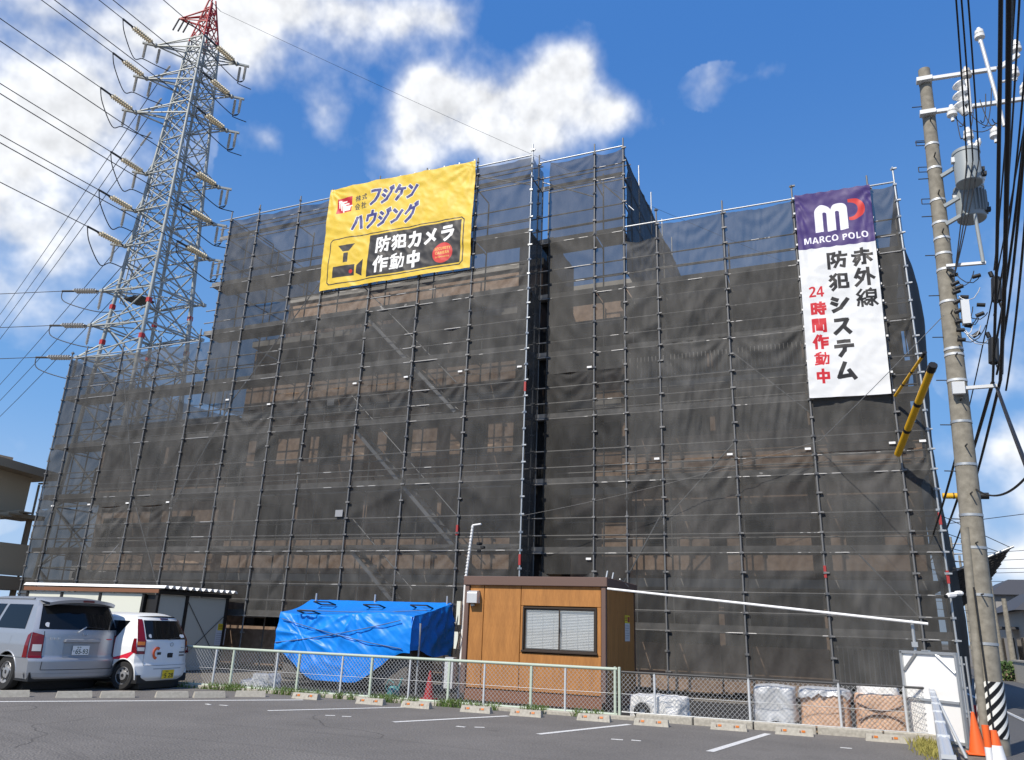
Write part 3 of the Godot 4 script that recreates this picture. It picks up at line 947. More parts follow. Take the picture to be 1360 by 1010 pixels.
func banner_grid(c: Array, nu: int, nv: int, wave: float, sd: float, bump: float) -> ArrayMesh:  # corners: top left, top right, bottom right, bottom left
	var pts := []
	for b in nv + 1:
		for a in nu + 1:
			var u := float(a) / nu
			var v := float(b) / nv
			var p: Vector3 = c[0].lerp(c[1], u).lerp(c[3].lerp(c[2], u), v)
			var q := Vector2(p.x, p.y)
			var d := wave * noise.get_noise_2d(q.x * 0.5 + sd, q.y * 0.5) + bump * noise_b.get_noise_2d(q.x * 1.1 + q.y * 0.8 + sd, q.y * 1.0 - q.x * 0.5)
			d += bump * 0.5 * noise_b.get_noise_2d(q.x * 2.7 - q.y * 1.6 + sd, q.y * 2.0)
			d += 0.025 * sin(atan2(v * 3.7, u * 5.6) * 16.0) * exp(-Vector2(u * 5.6, v * 3.7).length() / 0.9) + 0.025 * sin(atan2(v * 3.7, (1 - u) * 5.6) * 16.0) * exp(-Vector2((1 - u) * 5.6, v * 3.7).length() / 0.9)
			p.y -= 0.03 * absf(sin(u * PI * 6.0)) * (1.0 - v)
			pts.append(p + Vector3(0, 0, d))
	var m := B.new()
	m.grid(pts, nu, nv, true)
	return m.mesh()

func cloth(key: String, tex: Texture2D) -> StandardMaterial3D:
	var m := mat(key, 1, 1, 1, 0.5)
	m.albedo_texture = tex
	m.cull_mode = BaseMaterial3D.CULL_DISABLED
	m.metallic_specular = 0.4
	m.backlight_enabled = true
	m.backlight = Color(0.25, 0.25, 0.25)
	return m

func banners() -> void:
	# yellow
	var yel := lin(0.76, 0.535, 0.06)
	var ink := lin(0.035, 0.033, 0.036)
	var navy := lin(0.055, 0.058, 0.22)
	var c := Cv.new(1200, 820, yel)
	c.rect(78, 92, 206, 216, lin(0.55, 0.02, 0.035))
	for k in 3:
		var ox := 88.0 + k * 20.0
		var oy := 110.0 + k * 22.0
		var s := 1.0 if k < 2 else 1.15
		c.poly([Vector2(ox, oy), Vector2(ox + 26, oy), Vector2(ox + 30, oy + 9), Vector2(ox + 72 * s, oy + 9), Vector2(ox + 74 * s, oy + 20), Vector2(ox + 16, oy + 20), Vector2(ox + 20, oy + 62), Vector2(ox + 10, oy + 62)], Color(0.95, 0.94, 0.9))
	c.rect(132, 166, 196, 204, Color(0.95, 0.94, 0.9))
	var small := [["stock", 236, 92], ["form", 290, 88], ["meet", 234, 160], ["company", 290, 156]]
	for g in small:
		c.glyph(GLYPH[g[0]], g[1], g[2], 46, 54, 3.0, lin(0.06, 0.055, 0.06))
	for pass_no in 2:
		var x := 350.0
		for g in ["fu", "ji", "ke", "n"]:
			c.glyph(GLYPH[g], x, 66, 92, 136, 16.5 if pass_no == 0 else 11.5, Color(0.93, 0.92, 0.86) if pass_no == 0 else navy, 0.14)
			x += 102.0
		x = 222.0
		for g in ["ha", "u", "ji", "n", "gu"]:
			c.glyph(GLYPH[g], x, 244, 94, 144, 16.5 if pass_no == 0 else 11.5, Color(0.93, 0.92, 0.86) if pass_no == 0 else navy, 0.14)
			x += 108.0
	# framed lower part
	var fr := [Vector2(60, 448), Vector2(76, 430), Vector2(1120, 430), Vector2(1142, 452), Vector2(1142, 762), Vector2(1122, 784), Vector2(78, 784), Vector2(60, 764)]
	for k in fr.size():
		c.seg(fr[k], fr[(k + 1) % fr.size()], 4.0, ink)
	c.rect(392, 446, 1124, 770, lin(0.03, 0.03, 0.033))
	c.poly([Vector2(130, 486), Vector2(272, 486), Vector2(226, 540), Vector2(176, 540)], ink)
	c.rect(184, 552, 220, 626, ink)
	c.rect(104, 650, 284, 736, ink)
	c.disc(Vector2(104 + 6, 656), 6, ink)
	c.poly([Vector2(300, 660), Vector2(352, 622), Vector2(352, 752), Vector2(300, 722)], ink)
	c.disc(Vector2(254, 702), 15, lin(0.6, 0.03, 0.03))
	var wh := Color(0.96, 0.96, 0.95)
	var gx := 450.0
	for g in ["guard", "crime", "ka", "me", "ra"]:
		c.glyph(GLYPH[g], gx, 470, 114, 126, 11.5 if g.length() < 3 else 9.0, wh)
		gx += 128.0
	gx = 446.0
	for g in ["make", "move", "mid"]:
		c.glyph(GLYPH[g], gx, 622, 114, 126, {"make": 9.0, "move": 6.6, "mid": 11.5}[g], wh)
		gx += 130.0
	c.disc(Vector2(990, 680), 76, lin(0.62, 0.05, 0.045))
	var gold := lin(0.75, 0.5, 0.12)
	c.latin("SECURITY", 930, 636, 120, 22, gold); c.latin("CAMERA", 938, 668, 104, 22, gold); c.latin("in Operation", 938, 702, 104, 18, gold)
	var corner := [Vector3(-15.44, 15.88, 0.15), Vector3(-9.80, 15.80, 0.15), Vector3(-9.80, 11.98, 0.17), Vector3(-15.40, 11.98, 0.17)]
	var yb := thing("yellow_banner", "big yellow banner with a camera sign, tied to the scaffold top", "banner", Vector3.ZERO)
	part(yb, "cloth", banner_grid(corner, 96, 64, 0.05, 3.0, 0.016), cloth("yellow_cloth", c.tex()))
	for k in 11:
		for yy in [15.84, 12.0]:
			bx(yb, "eyelet_tie", Vector3(lerpf(-15.38, -9.86, k / 10.0), yy, 0.10), Vector3(0.05, 0.06, 0.05), M.white)
	# white and purple
	var p := Cv.new(420, 1290, lin(0.74, 0.75, 0.76))
	var pur := lin(0.060, 0.036, 0.165)
	p.rect(0, 0, 420, 372, pur)
	var pw := Color(0.93, 0.93, 0.95)
	for x in [150.0, 240.0]:   # the letter m of two arches
		p.disc(Vector2(x, 136), 46, pw)
	p.rect(104, 136, 286, 268, pw)
	p.rect(150, 110, 152, 111, pw)
	for x in [[149, 171], [219, 241]]:
		p.rect(x[0], 150, x[1], 268, pur)
		p.disc(Vector2((x[0] + x[1]) * 0.5, 150), 11, pur)
	for y in range(74, 220):                        # red crescent beside it
		for x in range(290, 384):
			var q := Vector2(x, y)
			if (q - Vector2(312, 144)).length() < 70 and (q - Vector2(296, 144)).length() > 48 and x > 292:
				p.px(x, y, lin(0.62, 0.045, 0.04))
	p.latin("MARCO POLO", 36, 296, 350, 42, pw)
	var bk := lin(0.018, 0.018, 0.02)
	var ys := 404.0
	for g in ["red", "out", "line"]:
		p.glyph(GLYPH[g], 286, ys, 112, 112, 9.0 if g != "line" else 6.4, bk)
		ys += 128.0
	ys = 408.0
	for g in ["guard", "crime", "shi", "su", "te", "mu"]:
		p.glyph(GLYPH[g], 150, ys, 108, 110, 11.5 if g.length() < 4 else 8.6, bk)
		ys += 136.0
	var rd := lin(0.55, 0.018, 0.03)
	p.latin("24", 40, 616, 82, 66, rd)
	ys = 712.0
	for g in ["time", "gap", "make", "move", "mid"]:
		p.glyph(GLYPH[g], 42, ys, 80, 84, 7.4 if g != "move" else 5.0, rd)
		ys += 103.0
	var pc := [Vector3(-0.36, 13.06, RZ + 0.16), Vector3(1.52, 13.02, RZ + 0.16), Vector3(1.43, 7.2, RZ + 0.18), Vector3(-0.42, 7.24, RZ + 0.18)]
	var wb := thing("white_banner", "tall white banner with a purple top and black and red lettering", "banner", Vector3.ZERO)
	part(wb, "cloth", banner_grid(pc, 40, 120, 0.04, 11.0, 0.011), cloth("white_cloth", p.tex()))
	for k in 13:
		for s in 2:
			bx(wb, "eyelet_tie", Vector3((-0.40 if s == 0 else 1.50), lerpf(13.0, 7.3, k / 12.0), RZ + 0.10), Vector3(0.05, 0.05, 0.05), M.white)

# ---------------------------------------------------------------- transmission tower
const TA := Vector3(-34.6, 0, -9.5)

func tower_corner(k: int, y: float) -> Vector3:
	var hd := 3.07 - y * 0.0605 if y < 36.0 else (3.07 - 36.0 * 0.0605) * (1.0 - (y - 36.0) / 4.6)
	var an := deg_to_rad(-43.0 + 90.0 * k)
	return TA + Vector3(cos(an) * hd, y, sin(an) * hd)

func insulator_mesh(discs: int, step: float, r: float) -> ArrayMesh:
	var b := B.new()
	var prof := [[0.03, -0.06]]
	for k in discs:
		var y := k * step
		prof.append_array([[0.035, y], [r, y + step * 0.30], [r * 0.93, y + step * 0.52], [0.05, y + step * 0.62]])
	prof.append([0.03, discs * step + 0.06])
	b.lathe(prof, 10)
	return b.mesh()

func pylon() -> void:
	var t := thing("transmission_tower", "tall grey lattice power tower with a red top behind the low wing", "pylon", Vector3.ZERO)
	var S: Material = M.tower_steel
	for k in 4:
		var b := B.new()
		b.tube([tower_corner(k, 0), tower_corner(k, 36.0)], 0.17 if k == 0 else 0.13, 8, 0.075)
		part(t, "leg", b.mesh(), S)
		rod(t, "peak_leg", tower_corner(k, 36), tower_corner(k, 39.6), 0.05, M.tower_red)
		for y in [15.5, 17.6]:
			bx(t, "red_band", tower_corner(k, y), Vector3(0.22, 0.26, 0.22), M.tower_red)
	var levels := [0.0, 3.5, 6.5, 9.3, 11.9, 14.2, 16.4, 18.5, 20.4, 22.1, 23.7, 25.3, 26.9, 28.5, 30.2, 31.5, 32.7, 34.0, 35.2, 36.2, 37.6, 38.8]
	for l in levels.size() - 1:
		var y0: float = levels[l]
		var y1: float = levels[l + 1]
		var m: Material = S if y0 < 36 else M.tower_red
		var r := 0.032 if y0 < 20 else 0.026
		for k in 4:
			var k2 := (k + 1) % 4
			rod(t, "brace", tower_corner(k, y0), tower_corner(k2, y1), r, m, true)
			rod(t, "brace", tower_corner(k2, y0), tower_corner(k, y1), r, m, true)
			rod(t, "girt", tower_corner(k, y1), tower_corner(k2, y1), r, m, true)
			if l > 2:
				rod(t, "secondary_brace", (tower_corner(k, y0) + tower_corner(k2, y0)) * 0.5, (tower_corner(k, y0) + tower_corner(k, y1)) * 0.5, 0.018, m, true)
				rod(t, "secondary_brace", (tower_corner(k, y0) + tower_corner(k2, y0)) * 0.5, (tower_corner(k2, y0) + tower_corner(k2, y1)) * 0.5, 0.018, m, true)
		if l % 2 == 0 and l > 4:
			rod(t, "plan_brace", tower_corner(0, y1), tower_corner(2, y1), 0.02, m, true)
			rod(t, "plan_brace", tower_corner(1, y1), tower_corner(3, y1), 0.02, m, true)
	# ladder and cable tray up the side that faces the car park
	var la := deg_to_rad(178.0)
	var off := Vector3(cos(la), 0, sin(la))
	for s in [-0.13, 0.13]:
		rod(t, "ladder_rail", TA + off * 2.2 + Vector3(0.1, 18.3, s + 0.3), TA + off * 0.95 + Vector3(0.1, 36.5, s + 0.3), 0.045, M.galv)
	for k in 40:
		var f := k / 40.0
		var q := (TA + off * 2.2 + Vector3(0.1, 18.3, 0.3)).lerp(TA + off * 0.95 + Vector3(0.1, 36.5, 0.3), f)
		bx(t, "ladder_rung", q, Vector3(0.03, 0.03, 0.28), M.galv)
	bx(t, "platform", TA + Vector3(-0.6, 18.25, 0.5), Vector3(1.3, 0.08, 1.0), M.steel_dark)
	# cross-arms
	var ax := Vector3(cos(deg_to_rad(40)), 0, -sin(deg_to_rad(40)))
	var wire_dir := Vector3(-0.06, 0.02, 1.0).normalized()
	var disc := insulator_mesh(9, 0.14, 0.115)
	var post := insulator_mesh(12, 0.085, 0.085)
	var arm_y := [35.2, 32.7, 30.2, 26.2, 23.7, 21.4, 18.5, 16.4, 14.5]
	var reach_l := [2.7, 2.8, 3.0, 1.75, 1.9, 2.05, 2.7, 2.9, 3.2]
	var reach_r := [2.1, 2.15, 2.2, 2.3, 2.4, 2.5, 2.6, 2.8, 3.0]
	var nth := ["topmost", "second", "third", "fourth", "fifth", "sixth", "seventh", "eighth", "lowest"]
	for a in arm_y.size():
		var y: float = arm_y[a]
		for side in [-1, 1]:
			var reach: float = reach_l[a] if side < 0 else reach_r[a]
			var tip = TA + ax * (reach * side) + Vector3(0, y, 0)
			var arm := part(t, "cross_arm", unit_box, S, Transform3D(Basis.from_scale(Vector3(0.22, 0.16, 0.22)), tip))
			for k in 4:
				var root = tower_corner(k, y - 0.05)
				if (root - TA).dot(ax) * side > -0.2:
					var ro := rod(t, "arm_member", root, tip, 0.034, S, true)
					rod(t, "arm_member", tower_corner(k, y + 0.9), tip + Vector3(0, 0.05, 0), 0.028, S, true)
			# the strain string that holds the conductor
			var dir = wire_dir if a < 6 else Vector3(-1, 0.0, 0.32).normalized()
			var from = tip + dir * 0.35
			var len := 9 * 0.14
			if a < 6 or side < 0:
				for s in [-0.11, 0.11]:
					var sidev = dir.cross(Vector3.UP).normalized() * s
					part(t, "insulator_string", disc, M.porcelain if a < 6 else M.porcelain_grey, Transform3D(frame_along(dir), from + sidev))
				rod(t, "clamp", from + dir * (len + 0.05), from + dir * (len + 0.75), 0.06, M.steel_dark)
				rod(t, "yoke", tip, from, 0.04, M.steel_dark)
			var end = from + dir * (len + 0.75)
			# jumper on post insulators beyond the tip
			var jt = tip + ax * (0.55 * side)
			if a < 6:
				rod(t, "arm_extension", tip, jt + ax * 0.2 * side, 0.06, S, true)
				part(t, "post_insulator", post, M.porcelain_grey, Transform3D(Basis(Vector3.RIGHT, PI), jt - Vector3(0, 0.05, 0)))
				part(t, "post_insulator", post, M.porcelain_grey, Transform3D(Basis(Vector3.RIGHT, PI), tip - wire_dir * 0.3 - Vector3(0, 0.05, 0)))
				var jb := B.new()
				jb.tube(curve([end, end + Vector3(0, -0.8, -0.3), jt + Vector3(0, -1.55, 0.6), jt + Vector3(0, -1.15, 0), tip - wire_dir * 0.3 - Vector3(0, 1.25, 0), tip - wire_dir * 1.4 - Vector3(0, 0.9, 0)]), 0.030, 5)
				part(t, "jumper_cable", jb.mesh(), M.cable_far)
				var far_end = end + wire_dir * 75.0 + Vector3(0, 3.0, 0)
				wire("power_line", sag(end, far_end, 1.2), 0.025, M.cable_far, "%s thin black line running overhead from the %s tower arm" % [nth[a], "outer" if side < 0 else "scaffold side"], "power line", "lines from the tower passing overhead")
				# the line that leaves the far side of the same arm
				var back = tip - wire_dir * 1.2 - Vector3(0, 0.6, 0)
				if side < 0:
					part(t, "post_insulator", post, M.porcelain_grey, Transform3D(frame_along(Vector3(-0.45, -0.85, 0.1)), back))
					wire("power_line", sag(back + Vector3(-0.5, -1.0, 0.1), back + Vector3(-0.906, 0.005, -0.42) * 150.0, 3.0), 0.024, M.cable_far, "%s thin line dropping steeply from the tower towards the old building" % nth[a], "power line", "lines dropping from the tower")
			elif side < 0:
				part(t, "post_insulator", post, M.porcelain_grey, Transform3D(Basis(Vector3.RIGHT, PI), tip - Vector3(0, 0.05, 0)))
				var jb := B.new()
				jb.tube(curve([end, end + Vector3(0.4, -0.7, 0), tip + Vector3(0, -1.25, 0), tip + ax * 1.2 - Vector3(0, 1.0, 0)]), 0.026, 5)
				part(t, "jumper_cable", jb.mesh(), M.cable_far)
				wire("power_line", sag(end, end + Vector3(-60, 0.5, 19), 0.8), 0.020, M.cable_far, "level thin line leaving the %s tower arm beside the low wing" % nth[a], "power line", "level lines leaving the low tower arms")
	# red peak arm and the earth wires
	var pk := TA + Vector3(0, 38.9, 0)
	var pl := pk - ax * 1.7 - Vector3(0, 1.3, 0)
	for k in 4:
		rod(t, "peak_arm", tower_corner(k, 38.6), pl, 0.03, M.tower_red, true)
		rod(t, "peak_arm", tower_corner(k, 37.4), pl, 0.028, M.tower_red, true)
	for k in 3:
		rod(t, "earth_wire_clamp", pl + ax * 0.3 * k, pl + ax * 0.3 * k + Vector3(-0.25, -0.9, 0.1), 0.05, M.steel_dark)
	wire("earth_wire", sag(pk + ax * 0.6, pk + Vector3(3.0, 4.0, 70), 1.0), 0.018, M.cable_far, "highest earth wire running overhead from the red tower top", "power line", "")
	wire("earth_wire", sag(pk + ax * 0.6, Vector3(6, 27.5, -46), 0.6), 0.011, M.cable_far, "earth wire running from the red tower top past the middle clouds", "power line", "")

# ---------------------------------------------------------------- street pole with its transformers
const LEAN := 0.037

func on_pole(x: float, y: float, z: float) -> Vector3:   # a point in the leaning pole's own axes
	return Vector3(1.78, 0, 5.34) + Basis(Vector3(0, 0, 1), -LEAN) * Vector3(x, y, z)

func utility_pole() -> void:
	var base := Vector3(1.78, 0, 5.34)
	var H := 11.75
	var t := thing("utility_pole", "weathered concrete street pole beside the white board", "utility pole", base)
	t.rotation.z = -LEAN
	var b := B.new()
	b.tube([Vector3.ZERO, Vector3(0, H * 0.5, 0), Vector3(0, H, 0)], 0.185, 20, 0.10)
	part(t, "shaft", b.mesh(), M.pole_concrete)
	# striped guard sleeve: black and white bands that climb round the pole
	var st := Cv.new(256, 128, Color(0.02, 0.02, 0.02))
	for k in range(-6, 8):
		st.poly([Vector2(k * 32, 128), Vector2(k * 32 + 16, 128), Vector2(k * 32 + 176, 0), Vector2(k * 32 + 160, 0)], Color(0.9, 0.9, 0.88))
	var sm := mat("striped_sleeve", 1, 1, 1, 0.5)
	sm.albedo_texture = st.tex()
	sm.uv1_scale = Vector3(1, 1, 1)
	var sl := B.new()
	sl.lathe([[0.192, 0.22], [0.190, 0.98]], 28)
	part(t, "striped_guard_sleeve", sl.mesh(), sm)
	var cover := B.new()
	cover.tube([Vector3(-0.13, 0, 0.12), Vector3(-0.118, 3.2, 0.112)], 0.066, 12)
	part(t, "conduit_cover", cover.mesh(), M.pole_concrete)
	var lead := B.new()
	lead.tube([Vector3(-0.03, 0.3, 0.21), Vector3(-0.06, 1.2, 0.2), Vector3(-0.09, 2.3, 0.19)], 0.013, 6)
	part(t, "black_lead", lead.mesh(), M.black)
	var rad := func(y: float) -> float: return lerpf(0.185, 0.10, y / H)
	for y in [1.5, 2.2, 2.9, 3.4, 4.2, 4.9, 5.6, 6.05, 6.15, 7.0, 7.6, 7.9, 8.2, 8.5, 8.95, 9.6, 10.1, 10.75, 11.45]:
		var rb := B.new()
		var rr: float = rad.call(y)
		rb.lathe([[rr + 0.001, -0.02], [rr + 0.009, -0.02], [rr + 0.009, 0.02], [rr + 0.001, 0.02]], 18)
		part(t, "steel_band", rb.mesh(), M.galv_light if y > 5.5 else M.galv, Transform3D(Basis.IDENTITY, Vector3(0, y, 0)))
	for k in 24:
		var y := 2.2 + k * 0.38
		var rr: float = rad.call(y)
		if k % 2 == 0:
			rod(t, "step_bolt", Vector3(0.0, y, rr * 0.9), Vector3(0.01, y, rr + 0.14), 0.012, M.steel_dark)
		else:
			rod(t, "step_bolt", Vector3(-rr * 0.8, y, 0.03), Vector3(-rr - 0.16, y, 0.06), 0.009, M.steel_dark)
	for y in [8.95, 9.6, 10.15]:
		for s in [-0.05, 0.05]:
			rod(t, "hook", Vector3(-0.12, y + s, 0.05), Vector3(-0.26, y + s, 0.08), 0.008, M.steel_dark)
		rod(t, "hook", Vector3(-0.26, y - 0.05, 0.08), Vector3(-0.26, y + 0.05, 0.08), 0.008, M.steel_dark)
	# two cantilevered cross-arms with their strut
	var a1 := [Vector3(0.0, 11.45, 0.12), Vector3(1.12, 11.42, 0.10)]
	var a2 := [Vector3(0.0, 10.72, 0.13), Vector3(1.50, 10.70, 0.10)]
	for a in [a1, a2]:
		rod(t, "cross_arm", a[0], a[1], 0.032, M.galv_light, true)
		bx(t, "arm_clamp", a[0] + Vector3(-0.03, 0, 0.0), Vector3(0.26, 0.08, 0.13), M.galv_light)
	rod(t, "arm_riser", Vector3(1.12, 10.2, 0.12), Vector3(0.93, 12.15, 0.12), 0.034, M.galv_light)
	rod(t, "arm_riser", Vector3(1.15, 11.40, 0.12), Vector3(1.48, 11.62, 0.12), 0.04, M.galv_light, true)
	var pin := B.new()
	pin.lathe([[0.03, -0.10], [0.03, 0], [0.085, 0.01], [0.085, 0.07], [0.05, 0.08], [0.05, 0.10], [0.075, 0.11], [0.07, 0.17], [0.035, 0.19], [0.035, 0.23], [0.0, 0.24]], 14)
	var pm := pin.mesh()
	for q in [Vector3(0.93, 12.12, 0.12), Vector3(1.38, 11.2, 0.1), Vector3(1.50, 10.80, 0.1), Vector3(1.46, 11.70, 0.12), Vector3(0.55, 10.0, 0.2), Vector3(0.95, 9.95, 0.2), Vector3(0.34, 10.52, 0.2)]:
		part(t, "pin_insulator", pm, M.porcelain_white, Transform3D(Basis.IDENTITY, q))
	rod(t, "insulator_bracket", Vector3(1.12, 11.12, 0.1), Vector3(1.42, 11.15, 0.1), 0.025, M.galv_light)
	# fused cut-outs: three white flared bodies on the lower arm
	for k in 3:
		var cb := B.new()
		cb.lathe([[0.03, -0.14], [0.06, -0.10], [0.07, 0.02], [0.115, 0.10], [0.11, 0.12], [0.04, 0.12]], 12)
		part(t, "fuse_cutout", cb.mesh(), M.porcelain_white, Transform3D(Basis(Vector3(0, 0, 1), 0.45) , Vector3(0.50 + 0.02 * k, 10.62 + 0.22 * k, 0.20)))
	rod(t, "fuse_mount", Vector3(0.62, 10.55, 0.16), Vector3(0.64, 11.25, 0.16), 0.045, M.porcelain_white)
	for q in [Vector3(0.64, 11.3, 0.16)]:
		part(t, "pin_insulator", pm, M.porcelain_grey, Transform3D(Basis.IDENTITY, q))
	# transformers
	var tk := B.new()
	tk.lathe([[0.0, 0.0], [0.225, 0.0], [0.24, 0.015], [0.24, 0.60], [0.255, 0.605], [0.255, 0.66], [0.22, 0.685], [0.0, 0.70]], 32)
	var tkm := tk.mesh()
	for q in [[Vector3(0.46, 9.05, 0.30), "transformer_tank"], [Vector3(0.52, 8.62, -0.20), "transformer_tank"]]:
		var o := part(t, q[1], tkm, M.galv_paint, Transform3D(Basis.from_scale(Vector3(0.86, 0.95, 0.86) if q[0].z > 0 else Vector3(0.95, 0.95, 0.95)), q[0]))
		for k in 3:
			part(o, "bushing", pm, M.porcelain_white, Transform3D(Basis(Vector3(0, 0, 1), -0.5) * Basis.from_scale(Vector3.ONE * 0.8), Vector3(0.12 * (k - 0.6), 0.68, 0.1 * (k - 1))))
		bx(o, "tank_lug", Vector3(-0.25, 0.5, 0.05), Vector3(0.06, 0.10, 0.10), M.galv_light)
		bx(o, "black_terminal", Vector3(0.25, 0.12, 0.1), Vector3(0.09, 0.07, 0.09), M.black)
		bx(o, "black_terminal", Vector3(0.26, 0.3, -0.05), Vector3(0.08, 0.07, 0.08), M.black)
	for k in 9:
		var an := k * 0.25 - 0.6
		bx(t, "cooling_fin", Vector3(0.52 + 0.245 * cos(an), 8.92, -0.20 + 0.245 * sin(an)), Vector3(0.04, 0.42, 0.010), M.galv_paint, Basis(Vector3.UP, -an))
	for y in [9.45, 8.85, 8.5]:
		rod(t, "transformer_bracket", Vector3(0.08, y - 0.06, 0.1), Vector3(0.30, y + 0.02, 0.2), 0.03, M.galv_paint, true)
	# low voltage gear under the transformers
	rod(t, "cable_conduit", Vector3(0.54, 7.60, 0.2), Vector3(0.50, 8.5, 0.22), 0.030, M.galv_paint)
	rod(t, "cable_rack", Vector3(0.0, 7.62, 0.16), Vector3(0.58, 7.60, 0.18), 0.024, M.galv_light, true)
	rod(t, "cable_rack", Vector3(0.0, 5.42, 0.2), Vector3(0.52, 5.44, 0.2), 0.026, M.galv_light, true)
	bx(t, "switch_box", Vector3(0.20, 6.72, 0.22), Vector3(0.12, 0.42, 0.12), M.galv_light)
	bx(t, "switch_box", Vector3(-0.02, 5.42, 0.22), Vector3(0.18, 0.2, 0.1), M.galv_light)
	for k in 15:
		var q := Vector3(0.10 + rng.randf() * 0.34 * (k % 2), 6.25 + k * 0.085, 0.16 + rng.randf() * 0.08)
		part(t, "black_connector", unit_tube, M.black, Transform3D(Basis(Vector3(0, 0, 1), 1.2 + rng.randf()) * Basis.from_scale(Vector3(0.07, 0.12, 0.07)), q))
	for k in 12:
		var p0 := Vector3(0.08 + rng.randf() * 0.1, 6.2 + rng.randf() * 1.3, 0.18)
		var p1 := p0 + Vector3(0.15 + rng.randf() * 0.3, rng.randf_range(-0.15, 0.25), 0.0)
		var lb := B.new()
		lb.tube([p0, p0.lerp(p1, 0.15) + Vector3(0.0, -0.10, 0.05), p0.lerp(p1, 0.35) + Vector3(0.0, -0.17, 0.08), p0.lerp(p1, 0.65) + Vector3(0, -0.17, 0.08), p0.lerp(p1, 0.88) + Vector3(0, -0.08, 0.05), p1], 0.008, 5)
		part(t, "lead_wire", lb.mesh(), M.black if k % 3 else M.wire_grey)
	for k in 9:
		var p0 := Vector3(0.3 + 0.1 * k, 10.7 + 0.1 * (k % 4), 0.15)
		var p1 := Vector3(0.4 + rng.randf() * 0.6, 9.95 + rng.randf() * 0.4, 0.25)
		var lb := B.new()
		lb.tube(sag(p0, p1, 0.25, 8), 0.008, 5)
		part(t, "lead_wire", lb.mesh(), M.black)
	# dark splice closures and the cable runs along the street
	var cab := func(a: Vector3, e: Vector3, drop: float, r: float, label: String, grp: String) -> void:
		wire("street_cable", sag(a, e, drop, 20), r, M.cable, label, "cable", grp, 6)
	var A := [away(1268, -30, 9.5), away(1275, -30, 9.5), away(1284, -30, 9.5)]
	for k in 3:
		cab.call(A[k], on_pole(0.42 + 0.09 * k, 9.35, 0.55), 0.08, 0.012, "%s of three thin cables coming down to the transformer tank" % ["first", "second", "third"][k], "thin cables to the transformers")
		wire("street_cable", sag(on_pole(0.42 + 0.09 * k, 9.35, 0.55), on_pole(0.1, 7.4, 0.2), 0.05, 8), 0.010, M.cable, "%s thin cable hanging beneath the transformer tank" % ["first", "second", "third"][k], "cable", "thin cables below the transformers")
	cab.call(away(1330, -40, 6.2), on_pole(0.47, 5.5, 0.2), 0.10, 0.019, "thick black cable crossing in front of the transformer", "thick cables along the street")
	cab.call(away(1341, -40, 6.4), on_pole(0.56, 5.5, 0.3), 0.14, 0.026, "thickest black cable bundle just outside the transformer", "thick cables along the street")
	cab.call(away(1346, -40, 6.6), on_pole(0.60, 5.6, 0.3), 0.02, 0.012, "slim cable between the two thick cable runs", "slim cables along the street")
	cab.call(away(1356, -30, 8.0), on_pole(0.9, 8.2, 0.3), 0.05, 0.012, "slim cable passing beside the white pin insulators", "slim cables along the street")
	cab.call(away(1372, 20, 7.2), on_pole(0.52, 5.6, 0.3), 0.28, 0.016, "slack black cable with loose ties outside the pole", "thick cables along the street")
	cab.call(away(1380, 30, 7.0), on_pole(0.60, 5.3, 0.4), 0.20, 0.014, "lower slack black cable outside the pole", "thick cables along the street")
	cab.call(away(1366, 40, 8.6), on_pole(0.58, 6.6, 0.3), 0.22, 0.012, "slim cable sagging to the upper splice box", "slim cables along the street")
	cab.call(away(1368, 110, 8.2), on_pole(0.50, 5.9, 0.3), 0.16, 0.016, "black cable sagging to the lower splice box", "thick cables along the street")
	cab.call(away(1350, -30, 7.6), on_pole(0.66, 7.4, 0.3), 0.10, 0.010, "slim cable with clips beside the thickest bundle", "slim cables along the street")
	cab.call(away(1390, 0, 9.0), away(1283, 560, 17.0), 0.15, 0.010, "outermost slim cable over the street", "slim cables along the street")
	cab.call(on_pole(0.52, 5.4, 0.2), away(1378, 655, 9.0), 0.05, 0.026, "black ribbed cable dropping from the pole across the street", "")
	cab.call(on_pole(0.1, 3.95, -0.4), away(1380, 612, 9.0), 0.25, 0.014, "sagging black service cable below the ribbed one", "")
	cab.call(on_pole(0.47, 5.5, 0.2), Vector3(3.9, 5.3, -25), 0.4, 0.03, "thick black cable running on behind the pole down the street", "cables behind the pole")
	cab.call(on_pole(0.56, 5.5, 0.3), Vector3(4.4, 5.0, -25), 0.5, 0.024, "second black cable running on behind the pole down the street", "cables behind the pole")
	cab.call(on_pole(-0.1, 4.4, -0.1), Vector3(2.3, 4.0, -20), 0.6, 0.020, "black cable between the pole and the netted corner", "cables behind the pole")
	for q in [[Vector3(0.66, 7.05, 0.30), "upper"], [Vector3(0.52, 6.0, 0.28), "lower"]]:
		var sc := thing("cable_splice_box", "%s black splice closure hanging on the street cables" % q[1], "splice box", on_pole(q[0].x, q[0].y, q[0].z), 0, "splice boxes on the street cables")
		bev(sc, "body", Vector3.ZERO, Vector3(0.14, 0.46, 0.14), 0.03, M.black, Basis(Vector3(0, 0, 1), -0.12))
		for s in [-0.24, 0.24]:
			rod(sc, "gland", Vector3(-s * 0.12, s, 0), Vector3(-s * 0.2, s * 1.35, 0), 0.035, M.black)
	# yellow guards round the service lines that pass the scaffold corner
	var guard := func(a: Vector3, e: Vector3, r: float, label: String) -> void:
		var g := thing("yellow_line_guard", label, "cable guard", Vector3.ZERO)
		rod(g, "sleeve", a, e, r, M.yellow_guard)
		for f in [0.30, 0.62]:
			rod(g, "black_band", a.lerp(e, f), a.lerp(e, f + 0.03), r * 1.12, M.black)
		rod(g, "end_cap", e, e + (e - a).normalized() * 0.18, r * 1.15, M.black)
